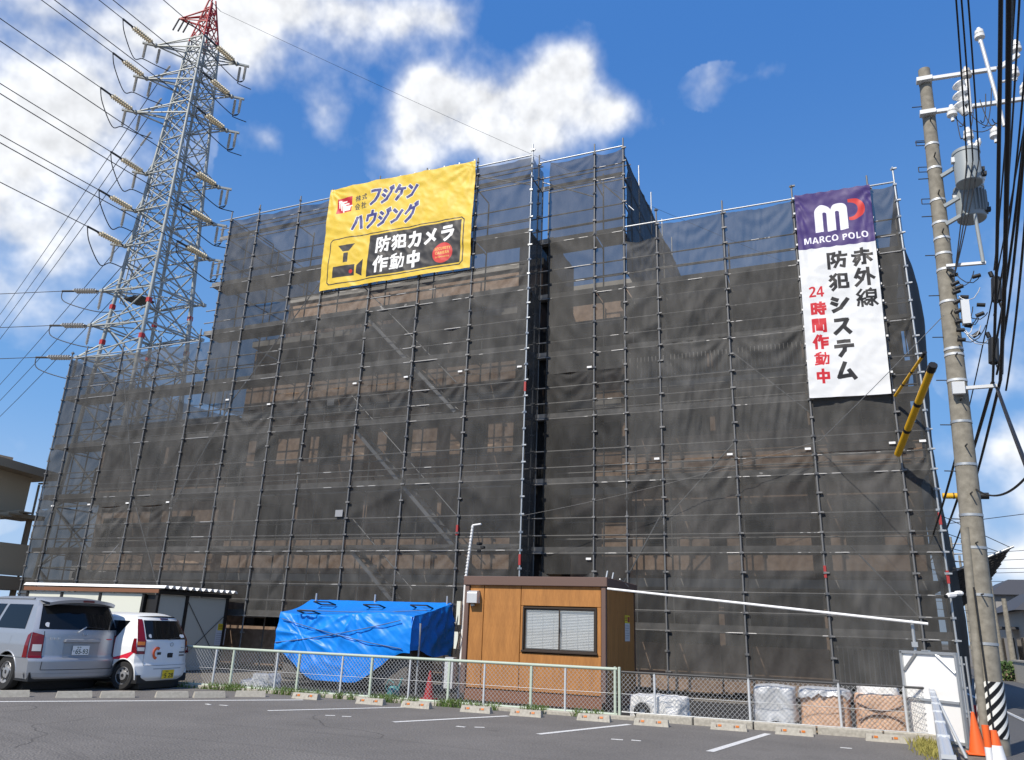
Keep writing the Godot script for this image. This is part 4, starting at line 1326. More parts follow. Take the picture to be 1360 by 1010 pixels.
	guard.call(Vector3(1.40, 5.68, -0.55), Vector3(2.03, 6.88, 1.95), 0.078, "fat yellow line guard leaning from the scaffold corner towards the pole")
	guard.call(Vector3(1.50, 7.12, -0.60), Vector3(2.02, 7.55, 0.9), 0.035, "slim yellow line guard above the fat one by the white banner")
	guard.call(on_z(1252, 659, 1.2), on_z(1300, 659, 1.2), 0.06, "short level yellow line guard half hidden by the pole")
	wire("guy_wire", sag(on_z(1090, 585, -0.5), on_pole(-0.1, 6.75, 0.1), 0.02), 0.007, M.wire_grey, "thin grey wire crossing the white banner to the pole", "wire", "")
	wire("messenger_wire", sag(Vector3(-7.85, 4.35, 0.06), on_z(1090, 585, -0.5), 0.12), 0.005, M.steel_dull, "thin blue grey wire rising across the long wing netting", "wire", "")

# ---------------------------------------------------------------- site hut
func site_hut() -> void:
	var x0 := -7.66
	var x1 := -4.50
	var zf := 3.60
	var zb := 1.25
	var yb := 0.14
	var yt := 2.34
	var t := thing("site_hut", "orange brown wood-look site hut with a sliding window", "hut", Vector3((x0 + x1) * 0.5, 0, zf))
	var o := -t.position
	var s1 := on_z(640, 860, zf).x
	var s2 := on_z(690, 860, zf).x
	var w0 := on_z(695, 806, zf)
	var w1 := on_z(793, 871, zf)
	var wx0 := w0.x
	var wx1 := w1.x
	var wy0 := w1.y
	var wy1 := w0.y
	var panel := func(called: String, a: float, e: float, y0: float, y1: float) -> void:
		bev(t, called, o + Vector3((a + e) * 0.5, (y0 + y1) * 0.5, zf - 0.03), Vector3(e - a - 0.012, y1 - y0, 0.06), 0.006, M.wood_panel)
	panel.call("wall_panel", x0 + 0.10, s1, yb + 0.12, yt)
	panel.call("wall_panel", s1, s2, yb + 0.12, yt)
	panel.call("wall_panel", s2, x1 - 0.10, wy1 + 0.02, yt)
	panel.call("wall_panel", s2, x1 - 0.10, yb + 0.12, wy0 - 0.02)
	panel.call("wall_panel", s2, wx0 + 0.006, wy0 - 0.014, wy1 + 0.014)
	panel.call("wall_panel", wx1 - 0.006, x1 - 0.10, wy0 - 0.014, wy1 + 0.014)
	for z in 3:
		var a := lerpf(zf - 0.10, zb + 0.08, z / 3.0)
		var e := lerpf(zf - 0.10, zb + 0.08, (z + 1) / 3.0)
		bev(t, "side_wall_panel", o + Vector3(x1 - 0.03, (yb + yt) * 0.5 + 0.06, (a + e) * 0.5), Vector3(0.06, yt - yb - 0.12, a - e - 0.012), 0.006, M.wood_panel)
	bx(t, "core", o + Vector3((x0 + x1) * 0.5, (yb + yt) * 0.5, (zf + zb) * 0.5), Vector3(x1 - x0 - 0.14, yt - yb, zf - zb - 0.50), M.brown_frame)
	bx(t, "rear_wall", o + Vector3((x0 + x1) * 0.5, (yb + yt) * 0.5, zb + 0.02), Vector3(x1 - x0, yt - yb, 0.05), M.wood_panel)
	bx(t, "end_wall", o + Vector3(x0 + 0.02, (yb + yt) * 0.5, (zf + zb) * 0.5), Vector3(0.05, yt - yb, zf - zb - 0.1), M.wood_panel)
	for x in [x0 + 0.045, x1 - 0.045]:
		bev(t, "corner_post", o + Vector3(x, (yb + yt) * 0.5, zf - 0.01), Vector3(0.095, yt - yb, 0.10), 0.008, M.brown_trim)
		bev(t, "corner_post", o + Vector3(x, (yb + yt) * 0.5, zb), Vector3(0.09, yt - yb, 0.10), 0.008, M.brown_trim)
	bev(t, "roof_edge", o + Vector3((x0 + x1) * 0.5, yt + 0.09, zf + 0.02), Vector3(x1 - x0 + 0.08, 0.19, 0.10), 0.01, M.brown_trim)
	for x in [x0, x1]:
		bev(t, "roof_edge", o + Vector3(x, yt + 0.09, (zf + zb) * 0.5 - 0.05), Vector3(0.10, 0.186, zf - zb + 0.04), 0.01, M.brown_trim)
	bx(t, "roof", o + Vector3((x0 + x1) * 0.5, yt + 0.12, (zf + zb) * 0.5), Vector3(x1 - x0 - 0.1, 0.06, zf - zb), M.steel_dull)
	bx(t, "skirt", o + Vector3((x0 + x1) * 0.5, 0.13, zf - 0.02), Vector3(x1 - x0 - 0.18, 0.22, 0.07), M.rust)
	bx(t, "skirt", o + Vector3(x1 - 0.03, 0.13, (zf + zb) * 0.5), Vector3(0.07, 0.22, zf - zb - 0.2), M.rust)
	# sliding window with two sashes and closed blinds
	var wc := Vector3((wx0 + wx1) * 0.5, (wy0 + wy1) * 0.5, zf - 0.02)
	var ww := wx1 - wx0
	var wh := wy1 - wy0
	var win := Node3D.new()
	win.name = "window"
	t.add_child(win)
	win.position = o + wc
	for q in [[Vector3(0, wh * 0.5 - 0.018, 0.02), Vector3(ww, 0.036, 0.05)], [Vector3(0, -wh * 0.5 + 0.02, 0.03), Vector3(ww + 0.03, 0.04, 0.07)], [Vector3(-ww * 0.5 + 0.018, 0, 0.022), Vector3(0.036, wh - 0.07, 0.05)], [Vector3(ww * 0.5 - 0.018, 0, 0.022), Vector3(0.036, wh - 0.07, 0.05)]]:
		bev(win, "frame", q[0], q[1], 0.006, M.brown_frame)
	for s in 2:
		var cx := -ww * 0.235 if s == 0 else ww * 0.235
		var zz := 0.0 if s == 0 else 0.022
		var sw := ww * 0.5 - 0.02
		for q in [[Vector3(cx, wh * 0.5 - 0.045, zz), Vector3(sw, 0.022, 0.02)], [Vector3(cx, -wh * 0.5 + 0.055, zz), Vector3(sw, 0.03, 0.02)], [Vector3(cx - sw * 0.5 + 0.018, 0, zz), Vector3(0.026, wh - 0.12, 0.02)], [Vector3(cx + sw * 0.5 - 0.018, 0, zz), Vector3(0.026, wh - 0.12, 0.02)]]:
			bx(win, "sash", q[0], q[1], M.brown_frame)
		var g := mat("hut_pane", 0.8, 0.85, 0.85, 0.03)
		g.transparency = BaseMaterial3D.TRANSPARENCY_ALPHA
		g.albedo_color.a = 0.10
		bx(win, "pane", Vector3(cx, 0, zz), Vector3(sw - 0.05, wh - 0.12, 0.005), g)
		var bl := B.new()
		var y := -wh * 0.5 + 0.1
		while y < wh * 0.5 - 0.08:
			bl.box(Vector3(cx, y, -0.035), Vector3(sw - 0.05, 0.030, 0.002), Basis(Vector3.RIGHT, -0.70 + rng.randf() * 0.1))
			y += 0.030
		for k in 3:
			bl.box(Vector3(cx - sw * 0.3 + k * sw * 0.3, 0, -0.02), Vector3(0.004, wh - 0.18, 0.003))
		var blind := part(win, "blind", bl.mesh(), M.blind)
		blind.set_meta("kind", "stuff")
	bx(win, "latch", Vector3(0.012, 0, 0.04), Vector3(0.02, 0.08, 0.02), M.black)
	bx(win, "blind_backing", Vector3(0, 0, -0.075), Vector3(ww - 0.1, wh - 0.12, 0.01), M.grey_panel)
	# vent hood
	var vh := on_z(631, 795, zf)
	var hb := B.new()
	var prof := []
	for k in 7:
		var a := PI * 0.5 * k / 6.0
		prof.append(Vector2(sin(a) * 0.17, 0.10 + cos(a) * 0.06))
	for k in 6:
		hb.quad(Vector3(-0.115, prof[k + 1].y, prof[k + 1].x), Vector3(0.115, prof[k + 1].y, prof[k + 1].x), Vector3(0.115, prof[k].y, prof[k].x), Vector3(-0.115, prof[k].y, prof[k].x))
	hb.box(Vector3(0, 0.0, 0.165), Vector3(0.23, 0.20, 0.008))
	for s in [-0.115, 0.115]:
		hb.box(Vector3(s, 0.02, 0.085), Vector3(0.008, 0.25, 0.165))
	part(t, "vent_hood", hb.mesh(), M.silver_sheet, Transform3D(Basis.IDENTITY, o + Vector3(vh.x, vh.y, zf + 0.002)))
	bx(t, "hood_lamp", o + Vector3(vh.x - 0.02, vh.y - 0.14, zf + 0.06), Vector3(0.06, 0.05, 0.08), M.grey_panel)
	# notice on the shaded side wall
	var c := Cv.new(96, 256, Color(0.80, 0.80, 0.80))
	c.rect(0, 0, 96, 78, lin(0.72, 0.60, 0.03)); c.rect(54, 14, 92, 68, lin(0.30, 0.04, 0.04))
	for k in 3:
		c.seg(Vector2(10, 18 + k * 16), Vector2(46, 18 + k * 16), 4.0, lin(0.30, 0.13, 0.03))
	for k in 6:
		c.seg(Vector2(12, 104 + k * 24), Vector2(84 - (k % 3) * 8, 104 + k * 24), 1.6, Color(0.42, 0.42, 0.42))
	var nm := mat("hut_notice", 1, 1, 1, 0.6)
	nm.albedo_texture = c.tex()
	var np := on_x(833, 835, x1)
	var nb := B.new()
	nb.quad(Vector3(0.006, -0.27, 0.21), Vector3(0.006, -0.27, -0.21), Vector3(0.006, 0.27, -0.21), Vector3(0.006, 0.27, 0.21))
	part(t, "notice", nb.mesh(), nm, Transform3D(Basis.IDENTITY, o + np))
	for q in [Vector3(x1 - 0.02, yt + 0.22, zf - 0.05), Vector3(x1 - 0.02, yt + 0.22, zf - 0.5)]:
		rod(t, "roof_lug", o + q - Vector3(0, 0.08, 0), o + q + Vector3(0.03, 0.10, -0.03), 0.018, M.galv)
	rod(t, "roof_brace", o + Vector3(x1 + 0.02, yt + 0.22, zf - 1.0), o + Vector3(x1 + 0.05, yt + 0.10, zf - 1.6), 0.015, M.galv)
	# white pipe from the hut corner to the short post
	wire("white_conduit", [Vector3(-4.45, 2.30, 3.66), Vector3(-1.6, 2.04, 4.0), Vector3(1.2, 1.78, 4.3)], 0.024, M.white, "long white pipe sloping from the hut corner to a short post", "pipe", "", 8)
	var pp := thing("pipe_post", "short grey scaffold tube standing behind the white board holding the pipe", "post", Vector3(0.97, 0, 4.18))
	rod(pp, "tube", Vector3.ZERO, Vector3(0, 1.84, 0), 0.026, M.galv)
	bx(pp, "coupler", Vector3(0, 1.45, 0.02), Vector3(0.09, 0.08, 0.09), M.galv)
	# white spiral-wrapped pole with cameras beside the hut
	var cp := thing("camera_pole", "thin white wrapped pole with cameras beside the hut", "camera pole", Vector3(-7.86, 0, 3.3))
	var tip := on_z(628, 698, 3.3) - cp.position
	var mb := B.new()
	mb.tube([Vector3(0, 0, 0), Vector3(0.02, 2.4, 0), tip], 0.028, 8)
	part(cp, "mast", mb.mesh(), M.white)
	var sb := B.new()
	var sp := []
	for k in 120:
		var f := k / 119.0
		var q := Vector3(0.02, 2.45, 0).lerp(tip, f)
		sp.append(q + Vector3(cos(k * 0.9), 0, sin(k * 0.9)) * 0.036)
	sb.tube(sp, 0.008, 5)
	part(cp, "wrapped_cable", sb.mesh(), M.silver_sheet)
	rod(cp, "head_arm", tip, tip + Vector3(0.22, 0.02, 0.03), 0.022, M.white)
	var kb := B.new()
	kb.tube([tip + Vector3(0.05, 0, 0), tip + Vector3(0.16, -0.22, 0.05), tip + Vector3(0.20, -0.45, 0)], 0.008, 5)
	part(cp, "hanging_lead", kb.mesh(), M.black)
	for k in 3:
		bev(cp, "camera", tip + Vector3(0.20 + 0.09 * (k % 2), -0.42 - 0.08 * k, 0.03), Vector3(0.09, 0.06, 0.12), 0.012, M.black, Basis(Vector3.UP, 0.5 * k - 0.4))
	bx(cp, "meter_box", Vector3(-0.06, 1.75, 0.06), Vector3(0.09, 0.5, 0.10), M.cream_panel)
	bx(cp, "meter_box", Vector3(-0.08, 1.18, 0.06), Vector3(0.09, 0.35, 0.10), M.cream_panel)
	bx(cp, "switch_cabinet", Vector3(-0.10, 0.52, 0.25), Vector3(0.20, 0.62, 0.18), M.galv_light)
	var db := B.new()
	db.tube([Vector3(-0.02, 2.1, 0.04), Vector3(-0.08, 1.5, 0.13), Vector3(0.0, 1.3, 0.12), Vector3(-0.07, 0.9, 0.12)], 0.012, 5)
	part(cp, "hanging_lead", db.mesh(), M.black)

# ---------------------------------------------------------------- cream shed behind the cars
func shed() -> void:
	var x0 := -22.4
	var x1 := -17.25
	var zf := 3.0
	var zb := 0.35
	var t := thing("prefab_shed", "cream panel shed with black posts and a corrugated roof behind the cars", "shed", Vector3(x1, 0, zf))
	var o := -t.position
	var H := 2.02
	var xs := [x0, -20.95, -19.40, -17.75, x1]
	for k in 3:
		bev(t, "front_panel", o + Vector3((xs[k] + xs[k + 1]) * 0.5, 1.66, zf - 0.02), Vector3(xs[k + 1] - xs[k] - 0.07, 0.72, 0.04), 0.008, M.cream_panel)
		bev(t, "front_panel", o + Vector3((xs[k] + xs[k + 1]) * 0.5, 0.34, zf - 0.02), Vector3(xs[k + 1] - xs[k] - 0.07, 0.60, 0.04), 0.008, M.cream_panel)
		var wc: Vector3 = o + Vector3((xs[k] + xs[k + 1]) * 0.5, 0.96, zf - 0.03)
		var ww: float = xs[k + 1] - xs[k] - 0.08
		var wn := Node3D.new()
		wn.name = "window"
		t.add_child(wn, true)
		wn.position = wc
		for q in [[Vector3(0, 0.30, 0.01), Vector3(ww, 0.05, 0.07)], [Vector3(0, -0.30, 0.01), Vector3(ww, 0.05, 0.07)], [Vector3(-ww * 0.5, 0, 0.012), Vector3(0.04, 0.6, 0.06)], [Vector3(ww * 0.5, 0, 0.012), Vector3(0.04, 0.6, 0.06)], [Vector3(0, 0, 0.012), Vector3(0.04, 0.6, 0.06)]]:
			bx(wn, "frame", q[0], q[1], M.galv)
		var pts := []
		for b in 9:
			for a in 61:
				pts.append(Vector3(lerpf(-ww * 0.5, ww * 0.5, a / 60.0), lerpf(-0.3, 0.22 + 0.05 * sin(a * 0.5), b / 8.0), -0.05 + 0.022 * sin(a * 1.05)))
		var cb := B.new()
		cb.grid(pts, 60, 8)
		part(wn, "lace_curtain", cb.mesh(), M.white_sheet)
		bx(wn, "pane_backing", Vector3(0, 0, -0.12), Vector3(ww, 0.6, 0.01), M.dark_wall)
	bev(t, "front_panel", o + Vector3((xs[3] + xs[4]) * 0.5, H * 0.5, zf - 0.08), Vector3(0.36, H - 0.05, 0.04), 0.008, M.dark_trim)
	for x in xs:
		bx(t, "post", o + Vector3(x, H * 0.5, zf - 0.01), Vector3(0.085, H, 0.085), M.dark_trim)
	var zs := [zf, 1.95, zb]
	for k in 2:
		bev(t, "side_panel", o + Vector3(x1 - 0.02, H * 0.5, (zs[k] + zs[k + 1]) * 0.5), Vector3(0.04, H - 0.03, zs[k] - zs[k + 1] - 0.08), 0.008, M.grey_panel)
	for z in [1.95, zb]:
		bx(t, "post", o + Vector3(x1, H * 0.5, z), Vector3(0.085, H, 0.085), M.dark_trim)
	bx(t, "core", o + Vector3((x0 + x1) * 0.5, H * 0.5, (zf + zb) * 0.5 - 0.1), Vector3(x1 - x0 - 0.12, H - 0.04, zf - zb - 0.2), M.dark_wall)
	for q in [[Vector3(x1 + 0.03, 1.85, 1.9), Vector3(x1 + 0.03, 0.3, 0.5)], [Vector3(x1 + 0.03, 0.3, 1.9), Vector3(x1 + 0.03, 1.5, 0.42)]]:
		rod(t, "cross_brace", o + q[0], o + q[1], 0.009, M.dark_trim)
	for k in 2:
		rod(t, "cross_brace", o + Vector3(xs[k] + 0.1, 0.2, zf + 0.03), o + Vector3(xs[k + 1] - 0.1, 1.4, zf + 0.03), 0.008, M.dark_trim)
	bx(t, "roof_fascia", o + Vector3((x0 + x1) * 0.5, H + 0.075, zf + 0.06), Vector3(x1 - x0 + 0.2, 0.10, 0.07), M.rust)
	bx(t, "roof_fascia", o + Vector3(x1 + 0.08, H + 0.05, (zf + zb) * 0.5), Vector3(0.06, 0.10, zf - zb + 0.1), M.dark_trim)
	var pts := []
	var n := 12 * 4
	for k in n + 1:
		var z := lerpf(zf + 0.12, zb - 0.12, float(k) / n)
		var y: float = H + 0.15 + [0.0, 0.0, 0.075, 0.075][k % 4]
		pts.append(Vector3(x0 - 0.2, y + 0.02, z))
		pts.append(Vector3(x1 + 0.26, y, z))
	var rb := B.new()
	for k in n:
		rb.quad(pts[k * 2], pts[k * 2 + 1], pts[k * 2 + 3], pts[k * 2 + 2])
		rb.tri(pts[k * 2 + 1], Vector3(pts[k * 2 + 1].x, H + 0.145, pts[k * 2 + 1].z), pts[k * 2 + 3])
	part(t, "corrugated_roof", rb.mesh(), M.white, Transform3D(Basis.IDENTITY, o))
	var c := Cv.new(128, 200, Color(0.78, 0.80, 0.84))
	c.rect(18, 0, 84, 62, lin(0.72, 0.60, 0.03)); c.rect(94, 4, 124, 50, lin(0.35, 0.02, 0.03))
	for k in 3:
		c.seg(Vector2(28, 14 + k * 14), Vector2(74, 14 + k * 14), 3.2, lin(0.30, 0.12, 0.03))
	for k in 6:
		c.seg(Vector2(14, 92 + k * 18), Vector2(112 - (k % 2) * 16, 92 + k * 18), 1.4, Color(0.45, 0.46, 0.5))
	var nm := mat("shed_notice", 1, 1, 1, 0.6)
	nm.albedo_texture = c.tex()
	var nb := B.new()
	nb.quad(Vector3(0.01, -0.30, 0.2), Vector3(0.01, -0.30, -0.2), Vector3(0.01, 0.30, -0.2), Vector3(0.01, 0.30, 0.2))
	part(t, "notice", nb.mesh(), nm, Transform3D(Basis.IDENTITY, o + on_x(292, 843, x1)))
	for q in [[Vector3(x1 - 0.4, H + 0.24, zf + 0.05), Vector3(x1 - 0.1, H + 0.42, 1.8), Vector3(x1 + 0.15, H + 0.22, 1.4)], [Vector3(x1 + 0.1, H + 0.2, 2.5), Vector3(x1 + 0.12, H - 0.5, 2.2), Vector3(x1 + 0.08, H - 0.1, 1.7)], [Vector3(x1 + 0.06, H - 0.4, 1.5), Vector3(x1 + 0.1, 1.2, 1.4), Vector3(x1 + 0.07, 0.4, 1.5)]]:
		var b := B.new()
		b.tube(sag(q[0], q[1], 0.02, 6) + sag(q[1], q[2], 0.02, 6).slice(1), 0.010, 5)
		part(t, "loose_wire", b.mesh(), M.wire_grey)

# ---------------------------------------------------------------- old building beyond the low wing
func corridor_building() -> void:
	var t := thing("old_building", "weathered brown building with outside stairs beyond the low wing", "building", Vector3(-30.4, 0, -2.2))
	var W: Material = M.old_building
	var D: Material = M.old_trim
	bx(t, "upper_wall", Vector3(-5.2, 5.95, 5.0), Vector3(10.0, 1.9, 9.6), W)
	bx(t, "core", Vector3(-6.4, 2.6, 5.2), Vector3(9.0, 5.2, 9.0), M.dark_wall)
	var roof := B.new()
	var e := [Vector3(0.55, 6.95, -0.4), Vector3(0.55, 7.75, 12.0), Vector3(-11, 7.75, 12.0), Vector3(-11, 6.95, -0.4)]
	roof.hexa([e[1] - Vector3(0, 0.32, 0), e[0] - Vector3(0, 0.32, 0), e[3] - Vector3(0, 0.32, 0), e[2] - Vector3(0, 0.32, 0), e[1], e[0], e[3], e[2]])
	part(t, "roof", roof.mesh(), D)
	bx(t, "gable_fill", Vector3(-5.2, 6.9, 5.4), Vector3(9.8, 0.9, 8.6), W)
	bx(t, "rain_gutter", Vector3(0.35, 6.45, 0.05), Vector3(0.5, 0.06, 0.08), D)
	rod(t, "downpipe", Vector3(0.12, 6.4, 0.05), Vector3(0.12, 0.2, 0.05), 0.045, D)
	for q in [[5.02, 0.16], [2.45, 0.5]]:
		bx(t, "floor_edge", Vector3(0.0, q[0], 5.2), Vector3(1.4, q[1], 10.6), D)
	bx(t, "balcony_wall", Vector3(0.35, 3.35, 5.2), Vector3(0.12, 1.2, 10.2), W)
	bx(t, "balcony_wall", Vector3(0.35, 0.65, 5.2), Vector3(0.12, 1.1, 10.2), W)
	for z in [0.25, 2.2, 4.4, 6.6]:
		bx(t, "post", Vector3(0.3, 4.4, z), Vector3(0.16, 1.3, 0.16), D)
		bx(t, "post", Vector3(0.3, 1.7, z), Vector3(0.16, 1.5, 0.16), D)
	var sb := B.new()
	for k in 9:
		var f := k / 8.0
		sb.box(Vector3(0.55, 4.2 + f * 0.95, 4.0 - f * 3.2), Vector3(0.5, 0.06, 0.5))
	part(t, "stair", sb.mesh(), D)
	rod(t, "stair_stringer", Vector3(0.62, 4.0, 5.0), Vector3(0.62, 5.15, 0.9), 0.10, W, true)
	for z in [1.2, 3.4, 5.6]:
		var wd := bx(t, "window", Vector3(-1.85, 3.9, z), Vector3(0.1, 1.6, 1.4), M.window_frame)
		part(wd, "pane", unit_box, M.glass, Transform3D(Basis.from_scale(Vector3(0.5, 0.9, 0.9)), Vector3(0.3, 0, 0)))
	var fh := thing("far_white_house", "small pale house glimpsed between the old building and the netting", "house", Vector3(-39.5, 0, -16))
	bx(fh, "wall", Vector3(0, 2.2, 0), Vector3(5, 4.4, 5), M.white)
	bx(fh, "roof", Vector3(0, 4.55, 0), Vector3(5.6, 0.35, 5.6), M.roof_dark)
	for y in [1.5, 3.4]:
		for x in [-1.4, 1.4]:
			var wd := bx(fh, "window", Vector3(x, y, 2.52), Vector3(1.2, 1.0, 0.08), M.window_frame)
			part(wd, "pane", unit_box, M.glass, Transform3D(Basis.from_scale(Vector3(0.85, 0.85, 0.5)), Vector3(0, 0, 0.35)))

# ---------------------------------------------------------------- the street beyond
func street() -> void:
	var house := func(at: Vector3, turn: float, s: Vector3, wall: Material, label: String) -> void:
		var t := thing("house", label, "house", at, turn, "houses down the street")
		bx(t, "wall", Vector3(0, s.y * 0.5, 0), s, wall)
		var r := B.new()
		var w := s.x * 0.5 + 0.4
		var d := s.z * 0.5 + 0.4
		r.hexa([Vector3(-w, s.y, d), Vector3(w, s.y, d), Vector3(w, s.y, -d), Vector3(-w, s.y, -d), Vector3(-w + 1.6, s.y + 1.1, d - 2.2), Vector3(w - 1.6, s.y + 1.1, d - 2.2), Vector3(w - 1.6, s.y + 1.1, -d + 2.2), Vector3(-w + 1.6, s.y + 1.1, -d + 2.2)])
		part(t, "roof", r.mesh(), M.roof_dark)
		for y in ([1.5] if s.y < 4.0 else [1.3, s.y - 1.5]):
			for f in [-0.28, 0.05, 0.32]:
				for side in 2:
					var c := Vector3(f * s.x, y, s.z * 0.5 + 0.03) if side == 0 else Vector3(-s.x * 0.5 - 0.03, y, f * s.z)
					var wd := bx(t, "window", c, Vector3(1.3, 1.1, 0.1) if side == 0 else Vector3(0.1, 1.1, 1.3), M.window_frame)
					part(wd, "pane", unit_box, M.glass, Transform3D(Basis.from_scale(Vector3(0.85, 0.85, 0.6) if side == 0 else Vector3(0.6, 0.85, 0.85)), Vector3(0, 0, 0.35) if side == 0 else Vector3(-0.35, 0, 0)))
		bx(t, "canopy", Vector3(-s.x * 0.5 - 0.6, 2.5, s.z * 0.2), Vector3(1.2, 0.12, 2.0), M.roof_dark)
	house.call(Vector3(13.2, -0.15, -30), 0, Vector3(11, 3.3, 9), M.house_beige, "low beige house with a dark roof beyond the street corner")
	house.call(Vector3(14.0, -0.3, -46), 0, Vector3(10, 5.0, 9), M.house_grey, "darker grey house partly hidden behind the beige one")
	house.call(Vector3(1.0, -0.3, -66), 8, Vector3(11, 6.5, 9), M.house_beige, "pale house at the far end of the street behind the pole")
	house.call(Vector3(5.0, -0.3, -95), -5, Vector3(9, 6.0, 9), M.white, "white house farthest down the street")
	# low wall, hedge, poles
	var gw := thing("garden_wall", "low pale wall in front of the beige house", "wall", Vector3(6.75, -0.05, -20.5))
	bx(gw, "wall", Vector3(0, 0.45, 0), Vector3(0.2, 0.9, 6), M.concrete)
	bx(gw, "coping", Vector3(0, 0.93, 0), Vector3(0.28, 0.07, 6.1), M.concrete)
	var hb := B.new()
	for k in 900:
		var p := Vector3(rng.randf_range(-0.5, 0.5), rng.randf_range(0.05, 0.85), rng.randf_range(-1.6, 1.6))
		var a := Vector3(rng.randf_range(-1, 1), rng.randf_range(-1, 1), rng.randf_range(-1, 1)).normalized() * 0.11
		var q := a.cross(Vector3(rng.randf_range(-1, 1), 1, 0.3)).normalized() * 0.06
		hb.quad(p - a, p - q, p + a, p + q)
	var hd := thing("hedge", "small bright green hedge at the house corner down the street", "hedge", Vector3(6.35, -0.05, -25.0))
	part(hd, "foliage", hb.mesh(), M.leaf)
	bx(hd, "stems", Vector3(0, 0.25, 0), Vector3(0.4, 0.5, 2.6), M.old_trim)
	var i := 0
	for q in [[Vector3(6.5, 0, -25.5), 4.6, "grey pole by the low wall of the beige house"], [Vector3(6.75, 0, -24.0), 3.6, "shorter grey pole close to the low pale wall"], [Vector3(7.4, 0, -46), 9.0, "distant street pole with crossed arms on the skyline"], [Vector3(9.5, 0, -60), 9.0, "farthest street pole behind the houses"], [Vector3(3.3, 0, -40), 8.5, "distant street pole half hidden by the near concrete pole"]]:
		var t := thing("far_pole", q[2], "utility pole", q[0], 0, "poles down the street")
		var b := B.new()
		b.tube([Vector3.ZERO, Vector3(0, q[1], 0)], 0.15, 10, 0.10)
		part(t, "shaft", b.mesh(), M.pole_concrete)
		if i > 1:
			for y in [0.5, 1.2]:
				rod(t, "cross_arm", Vector3(-0.9, q[1] - y, 0), Vector3(0.9, q[1] - y, 0), 0.05, M.galv)
				for x in [-0.7, 0.0, 0.7]:
					rod(t, "insulator", Vector3(x, q[1] - y, 0), Vector3(x, q[1] - y + 0.25, 0), 0.05, M.black)
		i += 1
	for k in 9:
		var y := 4.2 + k * 0.55
		wire("street_wire", sag(Vector3(-4 + k * 0.4, y + 0.6, -58 - k), Vector3(34, y + (k % 3) * 0.3, -50 + k * 2), 0.5), 0.022, M.cable_far, "%s of the thin wires crossing the low sky at the street end" % ["lowest", "second lowest", "third lowest", "fourth lowest", "middle", "fourth highest", "third highest", "second highest", "highest"][k], "wire", "wires across the street end")
	wire("street_wire", sag(Vector3(2.3, 7.5, -30), Vector3(40, 13.5, -34), 0.3), 0.02, M.cable_far, "lone thin wire rising across the cloud beside the pole", "wire", "")
	# orange work barrier far down the road
	var ob := thing("work_barrier", "orange work barrier with dark feet far down the street", "barrier", Vector3(2.55, 0, -9.0))
	for y in [0.75, 1.05]:
		bev(ob, "board", Vector3(0, y, 0), Vector3(0.55, 0.22, 0.04), 0.01, M.orange)
	for x in [-0.22, 0.22]:
		rod(ob, "leg", Vector3(x, 0, 0.15), Vector3(x, 1.1, 0), 0.02, M.rust)
		rod(ob, "leg", Vector3(x, 0, -0.15), Vector3(x, 1.1, 0), 0.02, M.rust)
	# the catch platform of lattice panels that leans out over the street
	var cf := thing("catch_platform", "black lattice catch platform leaning out from the street end of the scaffold", "scaffold platform", Vector3.ZERO)
	var qa := Vector3(2.25, 3.02, -2.2)
	var qb := Vector3(3.62, 3.66, -2.0)
	var qc := on_z(1312, 778, -4.6)
	var qd := on_z(1268, 816, -4.6)
	for k in 5:
		var e0 := qa.lerp(qd, k / 5.0)
		var e1 := qb.lerp(qc, k / 5.0)
		var f0 := qa.lerp(qd, (k + 0.9) / 5.0)
		var f1 := qb.lerp(qc, (k + 0.9) / 5.0) + (qa - qb) * 0.04
		var fb := B.new()
		var nn := (e1 - e0).cross(f0 - e0).normalized() * 0.012
		for q in 9:
			var f := q / 8.0
			fb.tube([e0.lerp(e1, f), f0.lerp(f1, f)], 0.016, 4)
		for q in 5:
			var f := q / 4.0
			fb.tube([e0.lerp(f0, f), e1.lerp(f1, f)], 0.022, 4)
		for q in 16:
			for r in 4:
				if (q + r) % 3 != 0:
					var at := func(u: float, v: float) -> Vector3: return e0.lerp(e1, u / 16.0).lerp(f0.lerp(f1, u / 16.0), v / 4.0)
					for s in [1, -1]:
						fb.quad(at.call(q, r) + nn * s, at.call(q + 0.86, r) + nn * s, at.call(q + 0.86, r + 0.86) + nn * s, at.call(q, r + 0.86) + nn * s)
		part(cf, "lattice_panel", fb.mesh(), M.lattice_black)
	rod(cf, "edge_tube", qa + Vector3(-0.1, 0, 0), qb + Vector3(0.06, 0.03, 0), 0.028, M.galv)
	for k in 6:
		rod(cf, "stay_wire", Vector3(2.25, 4.35 - k * 0.24, -1.5 - k * 0.9), qb.lerp(qc, k / 6.0), 0.009, M.steel_dark)
	for q in [[Vector3(2.18, 2.50, RZ + 0.12)]]:
		var c := thing("security_camera", "white security camera clamped to the street corner pole of the scaffold", "camera", q[0])
		bev(c, "body", Vector3(-0.06, 0, 0.1), Vector3(0.11, 0.11, 0.26), 0.03, M.white, Basis(Vector3.UP, -0.9) * Basis(Vector3.RIGHT, 0.15))
		bev(c, "bracket", Vector3(0.10, 0.05, 0.02), Vector3(0.18, 0.10, 0.10), 0.03, M.white)
		rod(c, "lens", Vector3(-0.16, -0.03, 0.17), Vector3(-0.19, -0.035, 0.195), 0.04, M.black)

# ---------------------------------------------------------------- fences, kerb and weeds
func on_fence(px: float, py: float) -> Vector3:
	var r := ray(px, py)
	# z = 4.45 - 0.06 (x - 1.1)
	var k := (4.45 + 0.066 - CAM.z + 0.06 * -CAM.x) / (r.z + 0.06 * r.x)
	return CAM + r * k

